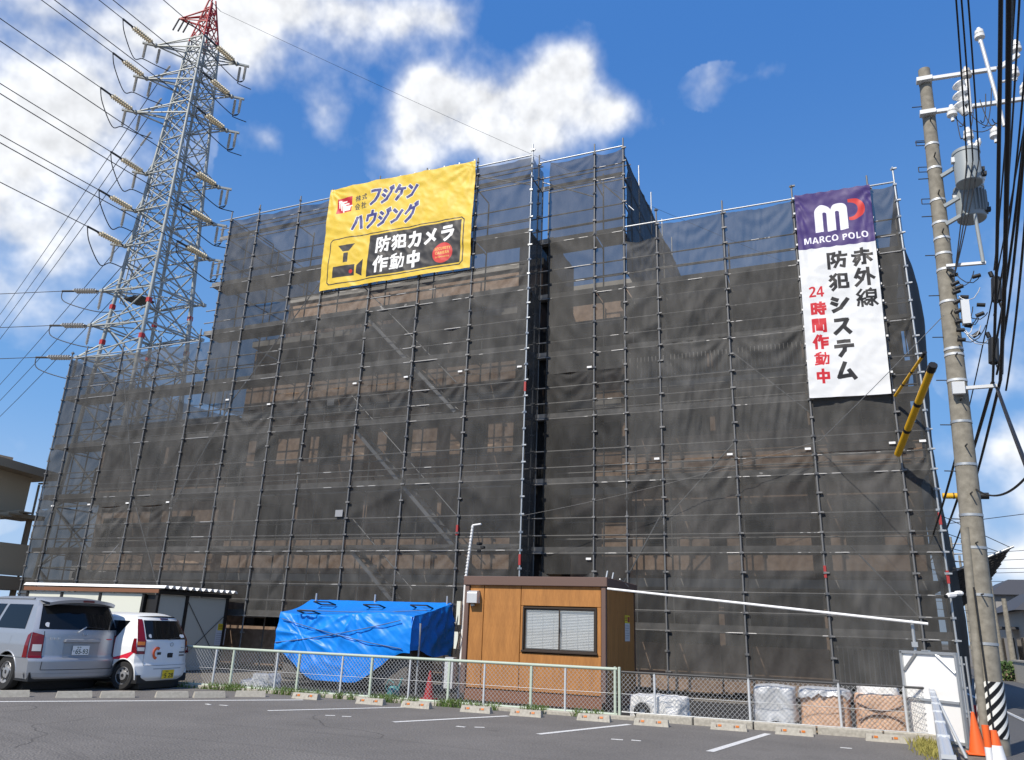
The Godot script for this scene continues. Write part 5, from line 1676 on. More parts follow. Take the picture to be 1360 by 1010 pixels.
func chain_link(a: Vector3, e: Vector3, y0: float, y1: float, pitch: float, r: float) -> ArrayMesh:
	var b := B.new()
	var l := (e - a).length()
	var d := (e - a) / l
	var h := y1 - y0
	var run := h * 0.95
	var n := int((l + run) / pitch)
	for s in 2:
		for k in n:
			var x0 := k * pitch - run
			var x1 := x0 + run
			var f0 := clampf(-x0 / run, 0.0, 1.0)
			var f1 := clampf((l - x0) / run, 0.0, 1.0)
			if f1 <= f0:
				continue
			var p0 := a + d * (x0 + run * f0) + Vector3(0, (y0 + h * f0) if s == 0 else (y1 - h * f0), 0.003 * (s * 2 - 1))
			var p1 := a + d * (x0 + run * f1) + Vector3(0, (y0 + h * f1) if s == 0 else (y1 - h * f1), 0.003 * (s * 2 - 1))
			b.tube([p0, p1], r, 3, -1.0, false)
	return b.mesh()

func fences() -> void:
	# green framed fence
	var px_green := [304, 393, 491, 595, 705]
	var px_white := [281, 364, 452, 543, 643, 751]
	var g := thing("green_chain_fence", "pale green chain-link fence running from the cars past the site hut", "fence", Vector3.ZERO)
	var L := Vector3(-14.6, 0, fence_z(-14.6))
	var R := on_fence(820, 930)
	R = Vector3(R.x, 0, fence_z(R.x))
	for p in px_green:
		var q := on_fence(p, 915)
		bev(g, "post", Vector3(q.x, 0.42, q.z - 0.01), Vector3(0.05, 0.84, 0.05), 0.008, M.green_fence)
	for s in [-0.04, 0.04]:
		bev(g, "end_post", Vector3(R.x + s, 0.43, R.z), Vector3(0.045, 0.88, 0.05), 0.008, M.green_fence)
	for p in px_white:
		var q := on_fence(p, 915)
		rod(g, "wire_post", Vector3(q.x, 0.0, q.z + 0.01), Vector3(q.x, 0.80, q.z + 0.01), 0.022, M.galv_light)
	rod(g, "top_rail", L + Vector3(0, 0.83, 0), R + Vector3(0, 0.83, 0), 0.028, M.green_fence)
	rod(g, "bottom_rail", L + Vector3(0, 0.07, 0), R + Vector3(0, 0.07, 0), 0.024, M.green_fence)
	rod(g, "tension_wire", L + Vector3(0, 0.42, 0.012), R + Vector3(0, 0.42, 0.012), 0.004, M.wire_grey)
	part(g, "chain_link", chain_link(L, R, 0.08, 0.81, 0.078, 0.0034), M.wire_grey).set_meta("kind", "stuff")
	# grey fence on the concrete kerb
	var f := thing("grey_chain_fence", "grey chain-link fence with a black top rail on the concrete kerb", "fence", Vector3.ZERO)
	var E := Vector3(1.12, 0, fence_z(1.12))
	for p in [870, 996, 1116, 1203, 1243]:
		var q := on_fence(p, 940)
		rod(f, "post", Vector3(q.x, 0.05, q.z), Vector3(q.x, 0.80, q.z), 0.022, M.galv_light)
	rod(f, "top_rail", R + Vector3(0.08, 0.79, 0), E + Vector3(0, 0.79, 0), 0.019, M.fence_black)
	rod(f, "bottom_rail", R + Vector3(0.08, 0.12, 0), E + Vector3(0, 0.12, 0), 0.010, M.galv)
	rod(f, "tension_wire", R + Vector3(0.08, 0.42, 0.01), E + Vector3(0, 0.42, 0.01), 0.004, M.wire_grey)
	part(f, "chain_link", chain_link(R + Vector3(0.08, 0, 0), E, 0.12, 0.78, 0.078, 0.0034), M.wire_grey).set_meta("kind", "stuff")
	# side fence that comes towards the car park entrance
	var sfc := thing("side_chain_fence", "silver chain-link fence seen end-on beside the white board", "fence", Vector3(1.12, 0, fence_z(1.12)))
	var far := Vector3(-0.62, 0, 8.8)
	for k in 8:
		var q := far * (k / 7.0)
		rod(sfc, "post", q, q + Vector3(0, 0.79, 0), 0.024, M.galv_light)
		bx(sfc, "rail_clip", q + Vector3(0, 0.80, 0.02), Vector3(0.085, 0.025, 0.03), M.galv_light)
	for s in [-0.022, 0.022]:
		rod(sfc, "top_rail", Vector3(s, 0.785, 0), far + Vector3(s, 0.785, 0), 0.018, M.galv_light)
	bx(sfc, "cap_strip", far * 0.5 + Vector3(0, 0.792, 0), Vector3(0.05, 0.012, far.length() - 0.1), M.galv_light, Basis(Vector3.UP, atan2(far.x, far.z)))
	rod(sfc, "bottom_rail", Vector3(0, 0.10, 0), far + Vector3(0, 0.10, 0), 0.014, M.galv)
	rod(sfc, "raking_post", far * 0.2 + Vector3(0.04, 0.75, 0), far * 0.2 + Vector3(0.30, 0.02, 0.1), 0.02, M.galv_light)
	part(sfc, "chain_link", chain_link(Vector3.ZERO, far, 0.10, 0.78, 0.078, 0.003), M.wire_grey).set_meta("kind", "stuff")
	# kerb: separate concrete blocks
	var kb := thing("concrete_kerb", "pale concrete kerb of long blocks under the fence", "kerb", Vector3.ZERO)
	var x := -14.5
	while x < 1.0:
		var w := minf(0.98, 1.15 - x)
		var low := x < -4.3
		bev(kb, "kerb_block", Vector3(x + w * 0.5, 0.02 if low else 0.05, fence_z(x + w * 0.5) + 0.05), Vector3(w - 0.012, 0.09 if low else 0.14, 0.16), 0.012, M.concrete, Basis(Vector3.UP, 0.06))
		x += 0.99
	# white hoarding board
	var a := Vector3(0.74, 0, 4.22)
	var e := Vector3(1.49, 0, 4.95)
	var wb := thing("white_board", "blank white hoarding board with a grey frame beside the street pole", "hoarding board", a)
	var d := e - a
	var l := d.length()
	var ang := atan2(-d.z, d.x)
	var bs := Basis(Vector3.UP, ang)
	var top := 1.33
	bx(wb, "board", bs * Vector3(l * 0.5, 0.68, -0.02) , Vector3(l - 0.05, top - 0.06, 0.02), M.white, bs)
	for q in [[Vector3(0.02, 0.67, 0.0), Vector3(0.042, 1.34, 0.05)], [Vector3(l - 0.02, 0.67, 0), Vector3(0.042, 1.34, 0.05)], [Vector3(l * 0.5, top, 0), Vector3(l, 0.042, 0.05)], [Vector3(l * 0.5, 0.05, 0), Vector3(l, 0.042, 0.05)]]:
		bx(wb, "frame", bs * q[0], q[1], M.galv, bs)
	for q in [[Vector3(0.05, 1.05, 0.01), Vector3(0.30, 1.31, 0.01)], [Vector3(l - 0.05, 1.05, 0.01), Vector3(l - 0.36, 1.31, 0.01)], [Vector3(0.05, 0.62, 0.01), Vector3(l - 0.05, 0.62, 0.01)]]:
		rod(wb, "frame_brace", bs * q[0], bs * q[1], 0.018, M.galv, true)
	for s in [0.5, 1.5]:
		bx(wb, "top_clip", bs * Vector3(s, top + 0.03, 0), Vector3(0.12, 0.025, 0.06), M.galv, bs)
	for k in 2:
		rod(wb, "rear_upright", bs * Vector3(l + 0.04 * k + 0.02, 0, -0.06 - 0.05 * k), bs * Vector3(l + 0.04 * k + 0.02, 1.30, -0.06 - 0.05 * k), 0.016, M.galv)
	# weeds
	var grass := func(called: String, n: int, spot: Callable, tall: float, label_mat: Material) -> void:
		var b := B.new()
		for k in n:
			var p: Vector3 = spot.call(k)
			var h := tall * rng.randf_range(0.4, 1.0)
			var an := rng.randf() * TAU
			var s := Vector3(cos(an), 0, sin(an)) * rng.randf_range(0.006, 0.012)
			var lean := Vector3(rng.randf_range(-0.5, 0.5), 1, rng.randf_range(-0.5, 0.5)).normalized()
			var m := p + lean * h * 0.6
			b.quad(p - s, p + s, m + s * 0.7, m - s * 0.7)
			b.tri(m - s * 0.7, m + s * 0.7, p + lean * h + Vector3(lean.x, -0.2, lean.z) * h * 0.3)
		var o := part(self, called, b.mesh(), label_mat)
		o.set_meta("kind", "stuff")
	var gm := mat("grass", 0.085, 0.15, 0.03, 0.8)
	gm.backlight_enabled = true; gm.backlight = Color(0.4, 0.4, 0.2)
	var dry := mat("dry_grass", 0.30, 0.27, 0.07, 0.85)
	dry.backlight_enabled = true; dry.backlight = Color(0.4, 0.4, 0.2)
	grass.call("weeds", 3000, func(_k: int) -> Vector3:
		var xx := rng.randf_range(-13.5, -4.6)
		var clump := noise.get_noise_1d(xx * 1.4)
		if clump < 0.0:
			xx += 0.5
		return Vector3(xx, 0.0, fence_z(xx) + rng.randf_range(-0.16, 0.20)), 0.20, gm)
	grass.call("dry_weeds", 700, func(_k: int) -> Vector3:
		var q := Vector2(rng.randfn(0.0, 0.11), rng.randfn(0.0, 0.55))
		return Vector3(0.93 + q.x, 0.0, 5.6 + q.y), 0.15, dry)
	grass.call("verge_weeds", 500, func(_k: int) -> Vector3:
		var xx := rng.randf_range(-17.0, -12.5)
		return Vector3(xx, 0.0, fence_z(xx) + rng.randf_range(-0.1, 0.25)), 0.10, gm)

# ---------------------------------------------------------------- wheel stops
func car_park_things() -> void:
	var proto: Node3D = null
	var tell := ["outermost on the hut side of the pair behind the small car's fence corner", "", ""]
	var spots := [
		[-10.0, 5.72, 4, "wheel stop below the middle of the blue tarpaulin"], [-8.52, 5.70, 4, "wheel stop below the street edge of the blue tarpaulin"], [-7.54, 5.68, 4, "wheel stop before the white camera pole"],
		[-6.35, 5.60, 4, "wheel stop under the hut's vent hood"], [-5.40, 5.54, 4, "wheel stop below the middle of the hut window"], [-4.20, 5.40, 4, "wheel stop at the green fence's double end post"],
		[-3.20, 5.40, 4, "wheel stop in front of the white sheeted heap"], [-1.98, 5.12, 4, "wheel stop between the white heap and the first covered pallet"], [-0.97, 5.06, 4, "wheel stop in front of the covered pallets"], [0.36, 4.96, 4, "wheel stop nearest the white board and dry grass"],
		[-13.82, 9.12, 55, "grey wheel stop by the silver minivan's rear tyre"], [-13.03, 8.48, 55, "grey wheel stop under the silver minivan's number plate"], [-12.55, 7.96, 55, "grey wheel stop between the minivan and the small car"], [-11.92, 7.28, 55, "grey wheel stop behind the small white car"], [-11.46, 6.80, 55, "shaded wheel stop just past the small white car"], [-11.05, 6.12, 40, "wheel stop standing alone by the plastic sheeting"],
	]
	for s in spots:
		var o: Node3D
		if proto == null:
			o = thing("wheel_stop", "", "wheel stop", Vector3.ZERO, 0, "concrete wheel stops")
			var b := B.new()
			var p := []
			for e in [[0.0, 0.29, 0.085], [0.105, 0.275, 0.045]]:
				for q in [Vector2(-1, 1), Vector2(1, 1), Vector2(1, -1), Vector2(-1, -1)]:
					p.append(Vector3(q.x * e[1], e[0], q.y * e[2]))
			b.hexa(p)
			part(o, "block", b.mesh(), M.concrete)
			for x in [-0.14, 0.14]:
				bx(o, "reflector", Vector3(x, 0.066, 0.063), Vector3(0.055, 0.032, 0.012), M.amber, Basis(Vector3.RIGHT, -0.36))
				bx(o, "reflector_edge", Vector3(x - 0.05, 0.062, 0.066), Vector3(0.018, 0.034, 0.008), M.brown_trim, Basis(Vector3.RIGHT, -0.36))
			proto = o
		else:
			o = proto.duplicate()
			o.name = "wheel_stop"
			add_child(o, true)
		o.position = Vector3(s[0], 0.003, s[1])
		o.rotation.y = deg_to_rad(s[2])
		if s[2] > 30:   # the older stops by the cars have no reflectors
			for ch in o.get_children():
				if ch.name.begins_with("reflector"):
					o.remove_child(ch)
					ch.free()
		o.set_meta("label", "concrete " + s[3])
	# traffic cones
	var cone := func(at: Vector3, h: float, striped: bool, m: Material, label: String) -> void:
		var t := thing("traffic_cone", label, "traffic cone", at, 0, "traffic cones")
		bev(t, "base", Vector3(0, 0.015, 0), Vector3(h * 0.5, 0.03, h * 0.5), 0.008, m)
		var b := B.new()
		b.lathe([[h * 0.20, 0.03], [h * 0.035, h], [0.0, h]], 24)
		part(t, "body", b.mesh(), m)
		if striped:
			for f in [[0.38, 0.58], [0.72, 0.86]]:
				var c := B.new()
				var rr := func(y: float) -> float: return lerpf(h * 0.20, h * 0.035, (y - 0.03) / (h - 0.03)) + 0.003
				c.lathe([[rr.call(f[0] * h), f[0] * h], [rr.call(f[1] * h), f[1] * h]], 24)
				part(t, "white_band", c.mesh(), M.white)
	cone.call(Vector3(1.03, 0, 11.2), 0.80, true, M.orange, "orange cone with white bands in front of the striped pole sleeve")
	cone.call(Vector3(1.52, 0, 5.62), 0.56, false, M.orange, "plain orange red cone between the white board and the pole")
	cone.call(Vector3(1.66, 0, 4.75), 0.60, false, M.cone_red, "dark red cone tucked behind the white board")
	cone.call(Vector3(-8.2, 0, 4.0), 0.56, false, M.cone_red, "red cone behind the green fence beside the camera pole")
	var cs := thing("cone_bar_post", "orange and white striped post beside the banded cone", "marker post", Vector3(0.97, 0, 11.25))
	for k in 5:
		rod(cs, "band", Vector3(0, k * 0.168, 0), Vector3(0, (k + 1) * 0.168, 0), 0.028, M.orange if k % 2 == 0 else M.white)
	var wc := thing("watering_can", "teal plastic can on the ground behind the green fence", "watering can", Vector3(-8.85, 0, 4.35))
	var cb := B.new()
	cb.lathe([[0.0, 0.0], [0.13, 0.0], [0.14, 0.03], [0.13, 0.16], [0.08, 0.24], [0.0, 0.25]], 18)
	part(wc, "body", cb.mesh(), M.teal)
	rod(wc, "spout", Vector3(0.1, 0.12, 0), Vector3(0.2, 0.40, 0.03), 0.025, M.teal)
	var hb := B.new()
	hb.tube([Vector3(-0.11, 0.1, 0), Vector3(-0.2, 0.22, 0), Vector3(-0.12, 0.36, 0), Vector3(0.0, 0.3, 0)], 0.014, 6)
	part(wc, "handle", hb.mesh(), M.teal)

# ---------------------------------------------------------------- sheeted goods
func draped(w: float, h: float, d: float, sq: float, amp: float, sd: float, hem: float) -> ArrayMesh:  # a box under a loose sheet
	var pts := []
	var nu := 72
	var nv := 34
	for b in nv + 1:
		for a in nu + 1:
			var an := TAU * (a % nu) / nu
			var f := float(b) / nv
			var ca := cos(an)
			var sa := sin(an)
			var q := pow(pow(absf(ca), sq) + pow(absf(sa), sq), -1.0 / sq)
			var rr := 1.0
			var y := 0.0
			if f < 0.72:
				var g := f / 0.72
				rr = 1.0 + 0.05 * (1.0 - g)
				y = lerpf(hem * (0.82 + 0.18 * noise.get_noise_2d(cos(an) * 2.0 + sd, sin(an) * 2.0)), h * 0.94, g)
			else:
				var g := (f - 0.72) / 0.28
				rr = cos(g * PI * 0.5) * (1.0 - 0.10 * g)
				y = h * (0.94 + 0.06 * sin(g * PI * 0.5))
			var p := Vector3(ca * q * w * 0.5 * rr, y, sa * q * d * 0.5 * rr)
			var k := amp * (noise.get_noise_3d(p.x * 2.4 + sd, p.y * 1.6, p.z * 2.4) + 1.0 * noise_b.get_noise_3d(p.x * 2.6 + sd + p.y * 1.3, p.y * 1.3 - p.x * 0.8, p.z * 2.6) + 0.15 * noise_b.get_noise_3d(p.x * 5.0 + sd, p.y * 3.0 + p.x * 3.0, p.z * 5.0))
			pts.append(p + Vector3(ca, 0.35 if f > 0.6 else 0.0, sa).normalized() * k)
	var m := B.new()
	m.grid(pts, nu, nv, true)
	return m.mesh()

func site_things() -> void:
	# covered pallets by the fence
	var spec := [
		[on_fence(1027, 930), 0.60, 0.70, "silver_sheet", "first covered pallet fully under a silver white sheet", 0.10], [on_fence(1095, 938), 0.72, 0.70, "silver_sheet", "middle covered pallet with a silver sheet over tan cloth", 0.42], [on_fence(1170, 944), 0.70, 0.72, "tan_sheet", "last covered pallet wrapped in tan cloth by the white board", 0.0],
	]
	for s in spec:
		var q: Vector3 = s[0]
		var t := thing("covered_pallet", s[4], "covered pallet", Vector3(q.x, 0, q.z - 0.42))
		bx(t, "pallet", Vector3(0, 0.06, 0), Vector3(s[1] * 0.95, 0.12, 0.58), M.old_trim)
		if s[5] != 0.10:
			part(t, "cloth", draped(s[1], s[2] - 0.06, 0.60, 6.0, 0.028, q.x * 7.0, 0.10), M.tan_sheet)
		if s[3] == "silver_sheet":
			part(t, "sheet", draped(s[1] + 0.05, s[2], 0.66, 6.0, 0.03, q.x * 5.0 + 2.0, s[5] * 1.6), M.silver_sheet)
		else:
			part(t, "white_lining", draped(s[1] * 0.8, 0.16, 0.5, 4.0, 0.04, 4.0, 0.05), M.white_sheet, Transform3D(Basis.IDENTITY, Vector3(0, s[2] - 0.12, 0)))
			for y in [0.24, 0.50]:
				var pts := []
				for k in 21:
					pts.append(Vector3(lerpf(-0.34, 0.34, k / 20.0), y - 0.10 * sin(PI * k / 20.0) * (1 if y > 0.4 else -1), 0.335))
				var b := B.new()
				b.tube(pts, 0.016, 5)
				part(t, "strap", b.mesh(), M.brown_trim)
	var hp := on_fence(873, 945)
	solo("sheeted_heap", draped(0.98, 0.40, 0.66, 2.6, 0.055, 3.0, 0.02), M.white_sheet, "low heap under a crumpled white sheet behind the grey fence", "sheeted heap", "", Vector3(hp.x - 0.05, 0, hp.z - 0.45))
	var tr := thing("tyre", "black tyre peeping from under the white sheeted heap", "tyre", Vector3(hp.x - 0.30, 0.14, hp.z - 0.12))
	var tb := B.new()
	tb.lathe([[0.06, -0.05], [0.14, -0.05], [0.15, 0.0], [0.14, 0.05], [0.06, 0.05], [0.06, -0.05]], 20, Transform3D(Basis(Vector3.RIGHT, PI / 2), Vector3.ZERO))
	part(tr, "rubber", tb.mesh(), M.rubber)
	for q in [[335, 905, 0.55, 0.34, "larger crumpled clear plastic bundle behind the fence near the tarpaulin"], [318, 912, 0.5, 0.20, "flat clear plastic bundle lying beside the larger one"]]:
		var p := on_fence(q[0], q[1])
		solo("plastic_bundle", draped(q[2], q[3], 0.4, 2.2, 0.06, q[0], 0.0), M.clear_plastic, q[4], "plastic sheeting", "", Vector3(p.x, 0, p.z - 0.4))
	# stack under the blue tarpaulin
	var rack := thing("tube_rack", "rack of scaffold tubes hidden under the blue tarpaulin", "rack", Vector3(-10.8, 0, 2.6))
	for x in [-2.0, -0.2, 1.85]:
		rod(rack, "upright", Vector3(x, 0, -0.62), Vector3(x, 2.16, -0.62), 0.025, M.galv)
		rod(rack, "upright", Vector3(x, 0, 0.62), Vector3(x, 1.5, 0.62), 0.025, M.galv)
	bev(rack, "load", Vector3(-0.1, 0.72, 0.05), Vector3(3.5, 1.2, 1.2), 0.05, M.dark_wall)
	var pts := []
	var nu := 120
	var nv := 80
	for b in nv + 1:
		for a in nu + 1:
			var u := float(a) / nu
			var v := float(b) / nv     # 0 at the back of the top, 1 at the front hem
			var x := lerpf(-13.0, -8.86, u)
			var p := Vector3.ZERO
			var hem := lerpf(0.78, 0.17, smoothstep(0.0, 0.34, u)) if u < 0.5 else lerpf(0.17, 0.86, smoothstep(0.60, 0.97, u))
			var front_x := lerpf(-12.72, -9.02, u)
			var topf := 1.66 - 0.05 * sin(u * PI * 2.0) + 0.03 * noise.get_noise_1d(u * 9.0)
			if v < 0.34:
				var f := v / 0.34
				p = Vector3(lerpf(x, front_x, f), lerpf(2.0, topf, f) - 0.06 * sin(PI * f), lerpf(1.9, 3.36, f))
			else:
				var f := (v - 0.34) / 0.66
				p = Vector3(front_x, lerpf(topf, hem, f), 3.40 + 0.10 * sin(f * PI * 0.7))
			var r1 := noise_b.get_noise_2d(p.x * 0.75 + p.y * 0.9, p.y * 0.9 - p.x * 0.35)
			var r2 := noise_b.get_noise_2d(p.x * 2.1 - p.y * 1.6 + 5.0, p.y * 1.7)
			# folds that run together at a knot on the street side of the front
			var kq := Vector2(p.x + 12.0, p.y - 1.15)
			var kq2 := Vector2(p.x + 10.6, p.y - 1.75)
			var star2 := pow(absf(sin(atan2(kq2.y, kq2.x) * 4.5 + 1.0)), 8.0) * minf(kq2.length(), 0.5) * exp(-kq2.length() / 0.8) * 0.14
			var star := star2 + pow(absf(sin(atan2(kq.y, kq.x) * 5.5 + 0.4)), 6.0) * minf(kq.length(), 0.5) * exp(-kq.length() / 0.9) * 0.16
			var r3 := noise_b.get_noise_2d((p.x + p.y * 1.3) * 2.2, (p.y - p.x * 0.7) * 0.35)
			p += Vector3(0, 0.25, 1.0).normalized() * (0.026 * r1 + 0.003 * r2 + 0.009 * r3 + (star if v > 0.34 else 0.0))
			pts.append(p)
	var tarp := thing("blue_tarpaulin", "bright blue tarpaulin roped over a rack beside the hut", "tarpaulin", Vector3.ZERO)
	var m := B.new()
	m.grid(pts, nu, nv, true)
	part(tarp, "sheet", m.mesh(), M.tarp_blue)
	# street-side flap
	var sp := []
	for b in 41:
		for a in 31:
			var u := a / 30.0
			var v := b / 40.0
			var topy := lerpf(1.63, 2.0, u)
			var y := lerpf(topy, lerpf(0.9, 0.74, u) + 0.05 * sin(u * 9.0), v)
			var p := Vector3(lerpf(-9.06, -8.86, u) + 0.05 * sin(v * 3.0) * u, y, lerpf(3.47, 1.9, u))
			p.x += minf(1.0, u * 6.0) * 0.09 * noise_b.get_noise_2d(p.z * 0.9 + y * 0.6, y * 0.5) + 0.03 * noise_b.get_noise_2d(p.z * 3.0, y * 1.5)
			sp.append(p)
	var sm := B.new()
	sm.grid(sp, 30, 40, true)
	part(tarp, "end_flap", sm.mesh(), M.tarp_blue)
	for r in [[Vector3(-12.7, 0.95, 3.53), Vector3(-9.3, 1.55, 3.53)], [Vector3(-12.6, 1.5, 3.52), Vector3(-9.2, 0.95, 3.56)], [Vector3(-12.2, 1.72, 3.40), Vector3(-9.0, 1.80, 2.9)]]:
		var b := B.new()
		b.tube(sag(r[0], r[1], 0.05, 12), 0.011, 5)
		part(tarp, "rope", b.mesh(), M.tarp_rope if M.has("tarp_rope") else mat("tarp_rope", 0.10, 0.16, 0.28, 0.8))
	for q in [Vector3(-12.1, 1.90, 2.55), Vector3(-10.6, 1.86, 2.6), Vector3(-9.35, 1.88, 2.5), Vector3(-11.9, 1.66, 3.42)]:
		for s in [[Vector3(0.22, 0, 0), Vector3(0, 0.03, 0.16)]]:
			for e in [[-1, -1, 1, -1], [1, -1, 1, 1], [1, 1, -1, 1], [-1, 1, -1, -1]]:
				rod(tarp, "black_weight_frame", q + s[0] * e[0] + s[1] * e[1], q + s[0] * e[2] + s[1] * e[3], 0.015, M.black, true)

# ---------------------------------------------------------------- vehicles
func look(tab: Array, y: float) -> float:  # value of a table of [height, value]
	if y <= tab[0][0]:
		return tab[0][1]
	for k in tab.size() - 1:
		if y <= tab[k + 1][0]:
			return lerpf(tab[k][1], tab[k + 1][1], (y - tab[k][0]) / (tab[k + 1][0] - tab[k][0]))
	return tab[-1][1]

func side_at(c: Dictionary, s: int, z: float, y: float, off := 0.0) -> Vector3:
	return Vector3(s * (look(c.hw, y) + off), y, z)

func rear_at(c: Dictionary, x: float, y: float, off := 0.0) -> Vector3:
	var u := clampf(absf(x) / look(c.hw, y), 0.0, 1.0)
	return Vector3(x, y, look(c.zr, y) - c.cr * pow(u, 3.2) + off)

func side_patch(c: Dictionary, s: int, q: Array, off: float, n := 14) -> ArrayMesh:  # q: four [z, y], round the patch
	var pts := []
	for b in n + 1:
		for a in n + 1:
			var u := float(a) / n
			var v := float(b) / n
			var p: Vector2 = q[0].lerp(q[1], u).lerp(q[3].lerp(q[2], u), v)
			pts.append(side_at(c, s, p.x, p.y, off))
	var m := B.new()
	m.grid(pts, n, n, s < 0)
	return m.mesh()

func rear_patch(c: Dictionary, q: Array, off: float, n := 16) -> ArrayMesh:
	var pts := []
	for b in n + 1:
		for a in n + 1:
			var u := float(a) / n
			var v := float(b) / n
			var p: Vector2 = q[0].lerp(q[1], u).lerp(q[3].lerp(q[2], u), v)
			pts.append(rear_at(c, p.x, p.y, off))
	var m := B.new()
	m.grid(pts, n, n, true)
	return m.mesh()

func shell(t: Node3D, c: Dictionary, paint: Material) -> void:
	var y0: float = c.y0
	var yt: float = c.yt
	var nz := 150
	var ny := 56
	for s in [-1, 1]:
		var pts := []
		var inside := []
		for b in ny + 1:
			var y := lerpf(y0, yt, float(b) / ny)
			for a in nz + 1:
				var z := lerpf(look(c.zf, y) + c.cr, look(c.zr, y) - c.cr, float(a) / nz)
				var q := Vector2(z, y)
				var isin := false
				for w in c.axles:
					var e := q - Vector2(w, c.rt)
					if e.length() < c.arch:
						isin = true
						q = Vector2(w, c.rt) + (e.normalized() if e.length() > 0.01 else Vector2.UP) * c.arch
				inside.append(isin)
				pts.append(side_at(c, s, q.x, maxf(q.y, y0)))
		for b in ny + 1:
			for a in nz + 1:
				var all := true
				for db in [-1, 0, 1]:
					for da in [-1, 0, 1]:
						var bb: int = b + db
						var aa: int = a + da
						if bb >= 0 and bb <= ny and aa >= 0 and aa <= nz and not inside[bb * (nz + 1) + aa]:
							all = false
				if all:
					pts[b * (nz + 1) + a] = null
		var m := B.new()
		m.grid(pts, nz, ny, s > 0)
		part(t, "side_body", m.mesh(), paint)
		for w in c.axles:
			var arc := []
			for k in 25:
				var an := deg_to_rad(-12.0 + 204.0 * k / 24.0)
				arc.append(side_at(c, s, w + cos(an) * c.arch, c.rt + sin(an) * c.arch, -0.004))
			var ab := B.new()
			ab.tube(arc, 0.016, 6)
			part(t, "wheel_arch", ab.mesh(), paint)
	for end in 2:
		var pts := []
		for b in 61:
			var y := lerpf(y0, yt, b / 60.0)
			for a in 41:
				var u := a / 20.0 - 1.0
				var x := u * look(c.hw, y)
				if end == 0:
					pts.append(rear_at(c, x, y))
				else:
					pts.append(Vector3(x, y, look(c.zf, y) + c.cr * pow(absf(u), 3.2)))
		var m := B.new()
		m.grid(pts, 40, 60, end == 1)
		part(t, "tail" if end == 0 else "nose", m.mesh(), paint)
	var rp := []
	for b in 41:
		for a in 31:
			var u := a / 15.0 - 1.0
			var v := b / 40.0
			var z0: float = look(c.zf, yt) + c.cr * pow(absf(u), 3.2)
			var z1: float = look(c.zr, yt) - c.cr * pow(absf(u), 3.2)
			rp.append(Vector3(u * look(c.hw, yt), yt + c.crown * pow(1.0 - u * u, 0.6) * (0.35 + 0.65 * smoothstep(0.0, 0.15, minf(v, 1 - v))), lerpf(z0, z1, v)))
	var rm := B.new()
	rm.grid(rp, 30, 40, true)
	part(t, "roof", rm.mesh(), paint)
	bx(t, "underbody", Vector3(0, y0 + 0.04, 0), Vector3(look(c.hw, 0.5) * 1.9, 0.16, c.L * 0.94), M.black)
	for w in c.axles:
		bx(t, "wheel_well", Vector3(0, c.rt + 0.06, w), Vector3(look(c.hw, 0.5) * 1.55, c.arch * 1.9, c.arch * 2.0), M.black)

func wheel(t: Node3D, c: Dictionary, s: int, z: float, spokes: int) -> void:
	var w := Node3D.new()
	w.name = "wheel"
	t.add_child(w, true)
	w.position = Vector3(s * (look(c.hw, 0.5) - 0.105), c.rt, z)
	w.basis = Basis(Vector3(0, 0, 1), -PI / 2 * s)
	var r: float = c.rt
	var tb := B.new()
	tb.lathe([[r * 0.62, -0.09], [r * 0.92, -0.09], [r, -0.06], [r, 0.06], [r * 0.92, 0.09], [r * 0.64, 0.085], [r * 0.62, 0.03]], 36)
	part(w, "tyre", tb.mesh(), M.rubber)
	var rb := B.new()
	rb.lathe([[r * 0.64, 0.07], [r * 0.60, 0.082], [r * 0.56, 0.05], [r * 0.34, 0.045], [r * 0.30, 0.07], [r * 0.14, 0.075], [r * 0.12, 0.055], [0.0, 0.055]], 32)
	part(w, "rim", rb.mesh(), M.rim_grey)
	for k in spokes:
		var an := TAU * k / spokes
		bx(w, "rim_slot", Vector3(cos(an) * r * 0.46, 0.049, sin(an) * r * 0.46), Vector3(r * 0.13, 0.012, r * 0.10), M.black, Basis(Vector3.UP, -an))

func number_plate(t: Node3D, c: Dictionary, key: String, at: Vector2, back: Color, ink: Color, nums: String, frac: Array, off: float) -> void:
	var p := Cv.new(220, 110, back)
	p.latin(nums, 44, 42, 166, 58, ink, 700)
	p.glyph(GLYPH["company"], 58, 8, 24, 24, 1.3, ink); p.glyph(GLYPH["mid"], 88, 8, 24, 24, 1.3, ink)
	p.glyph(GLYPH["te"], 10, 54, 22, 26, 1.8, ink)
	var m := mat(key, 1, 1, 1, 0.4)
	m.albedo_texture = p.tex()
	var o := rear_at(c, at.x, at.y, off)
	var b := B.new()
	b.quad(Vector3(-0.17, -0.085, 0.012), Vector3(0.17, -0.085, 0.012), Vector3(0.17, 0.085, 0.012), Vector3(-0.17, 0.085, 0.012))
	part(t, "number_plate", b.mesh(), m, Transform3D(Basis.IDENTITY, o))
	bx(t, "plate_back", o + Vector3(0, 0, 0.004), Vector3(0.345, 0.175, 0.012), M.galv)

func v2(a: Array) -> Array:
	var o := []
	for k in range(0, a.size(), 2):
		o.append(Vector2(a[k], a[k + 1]))
	return o

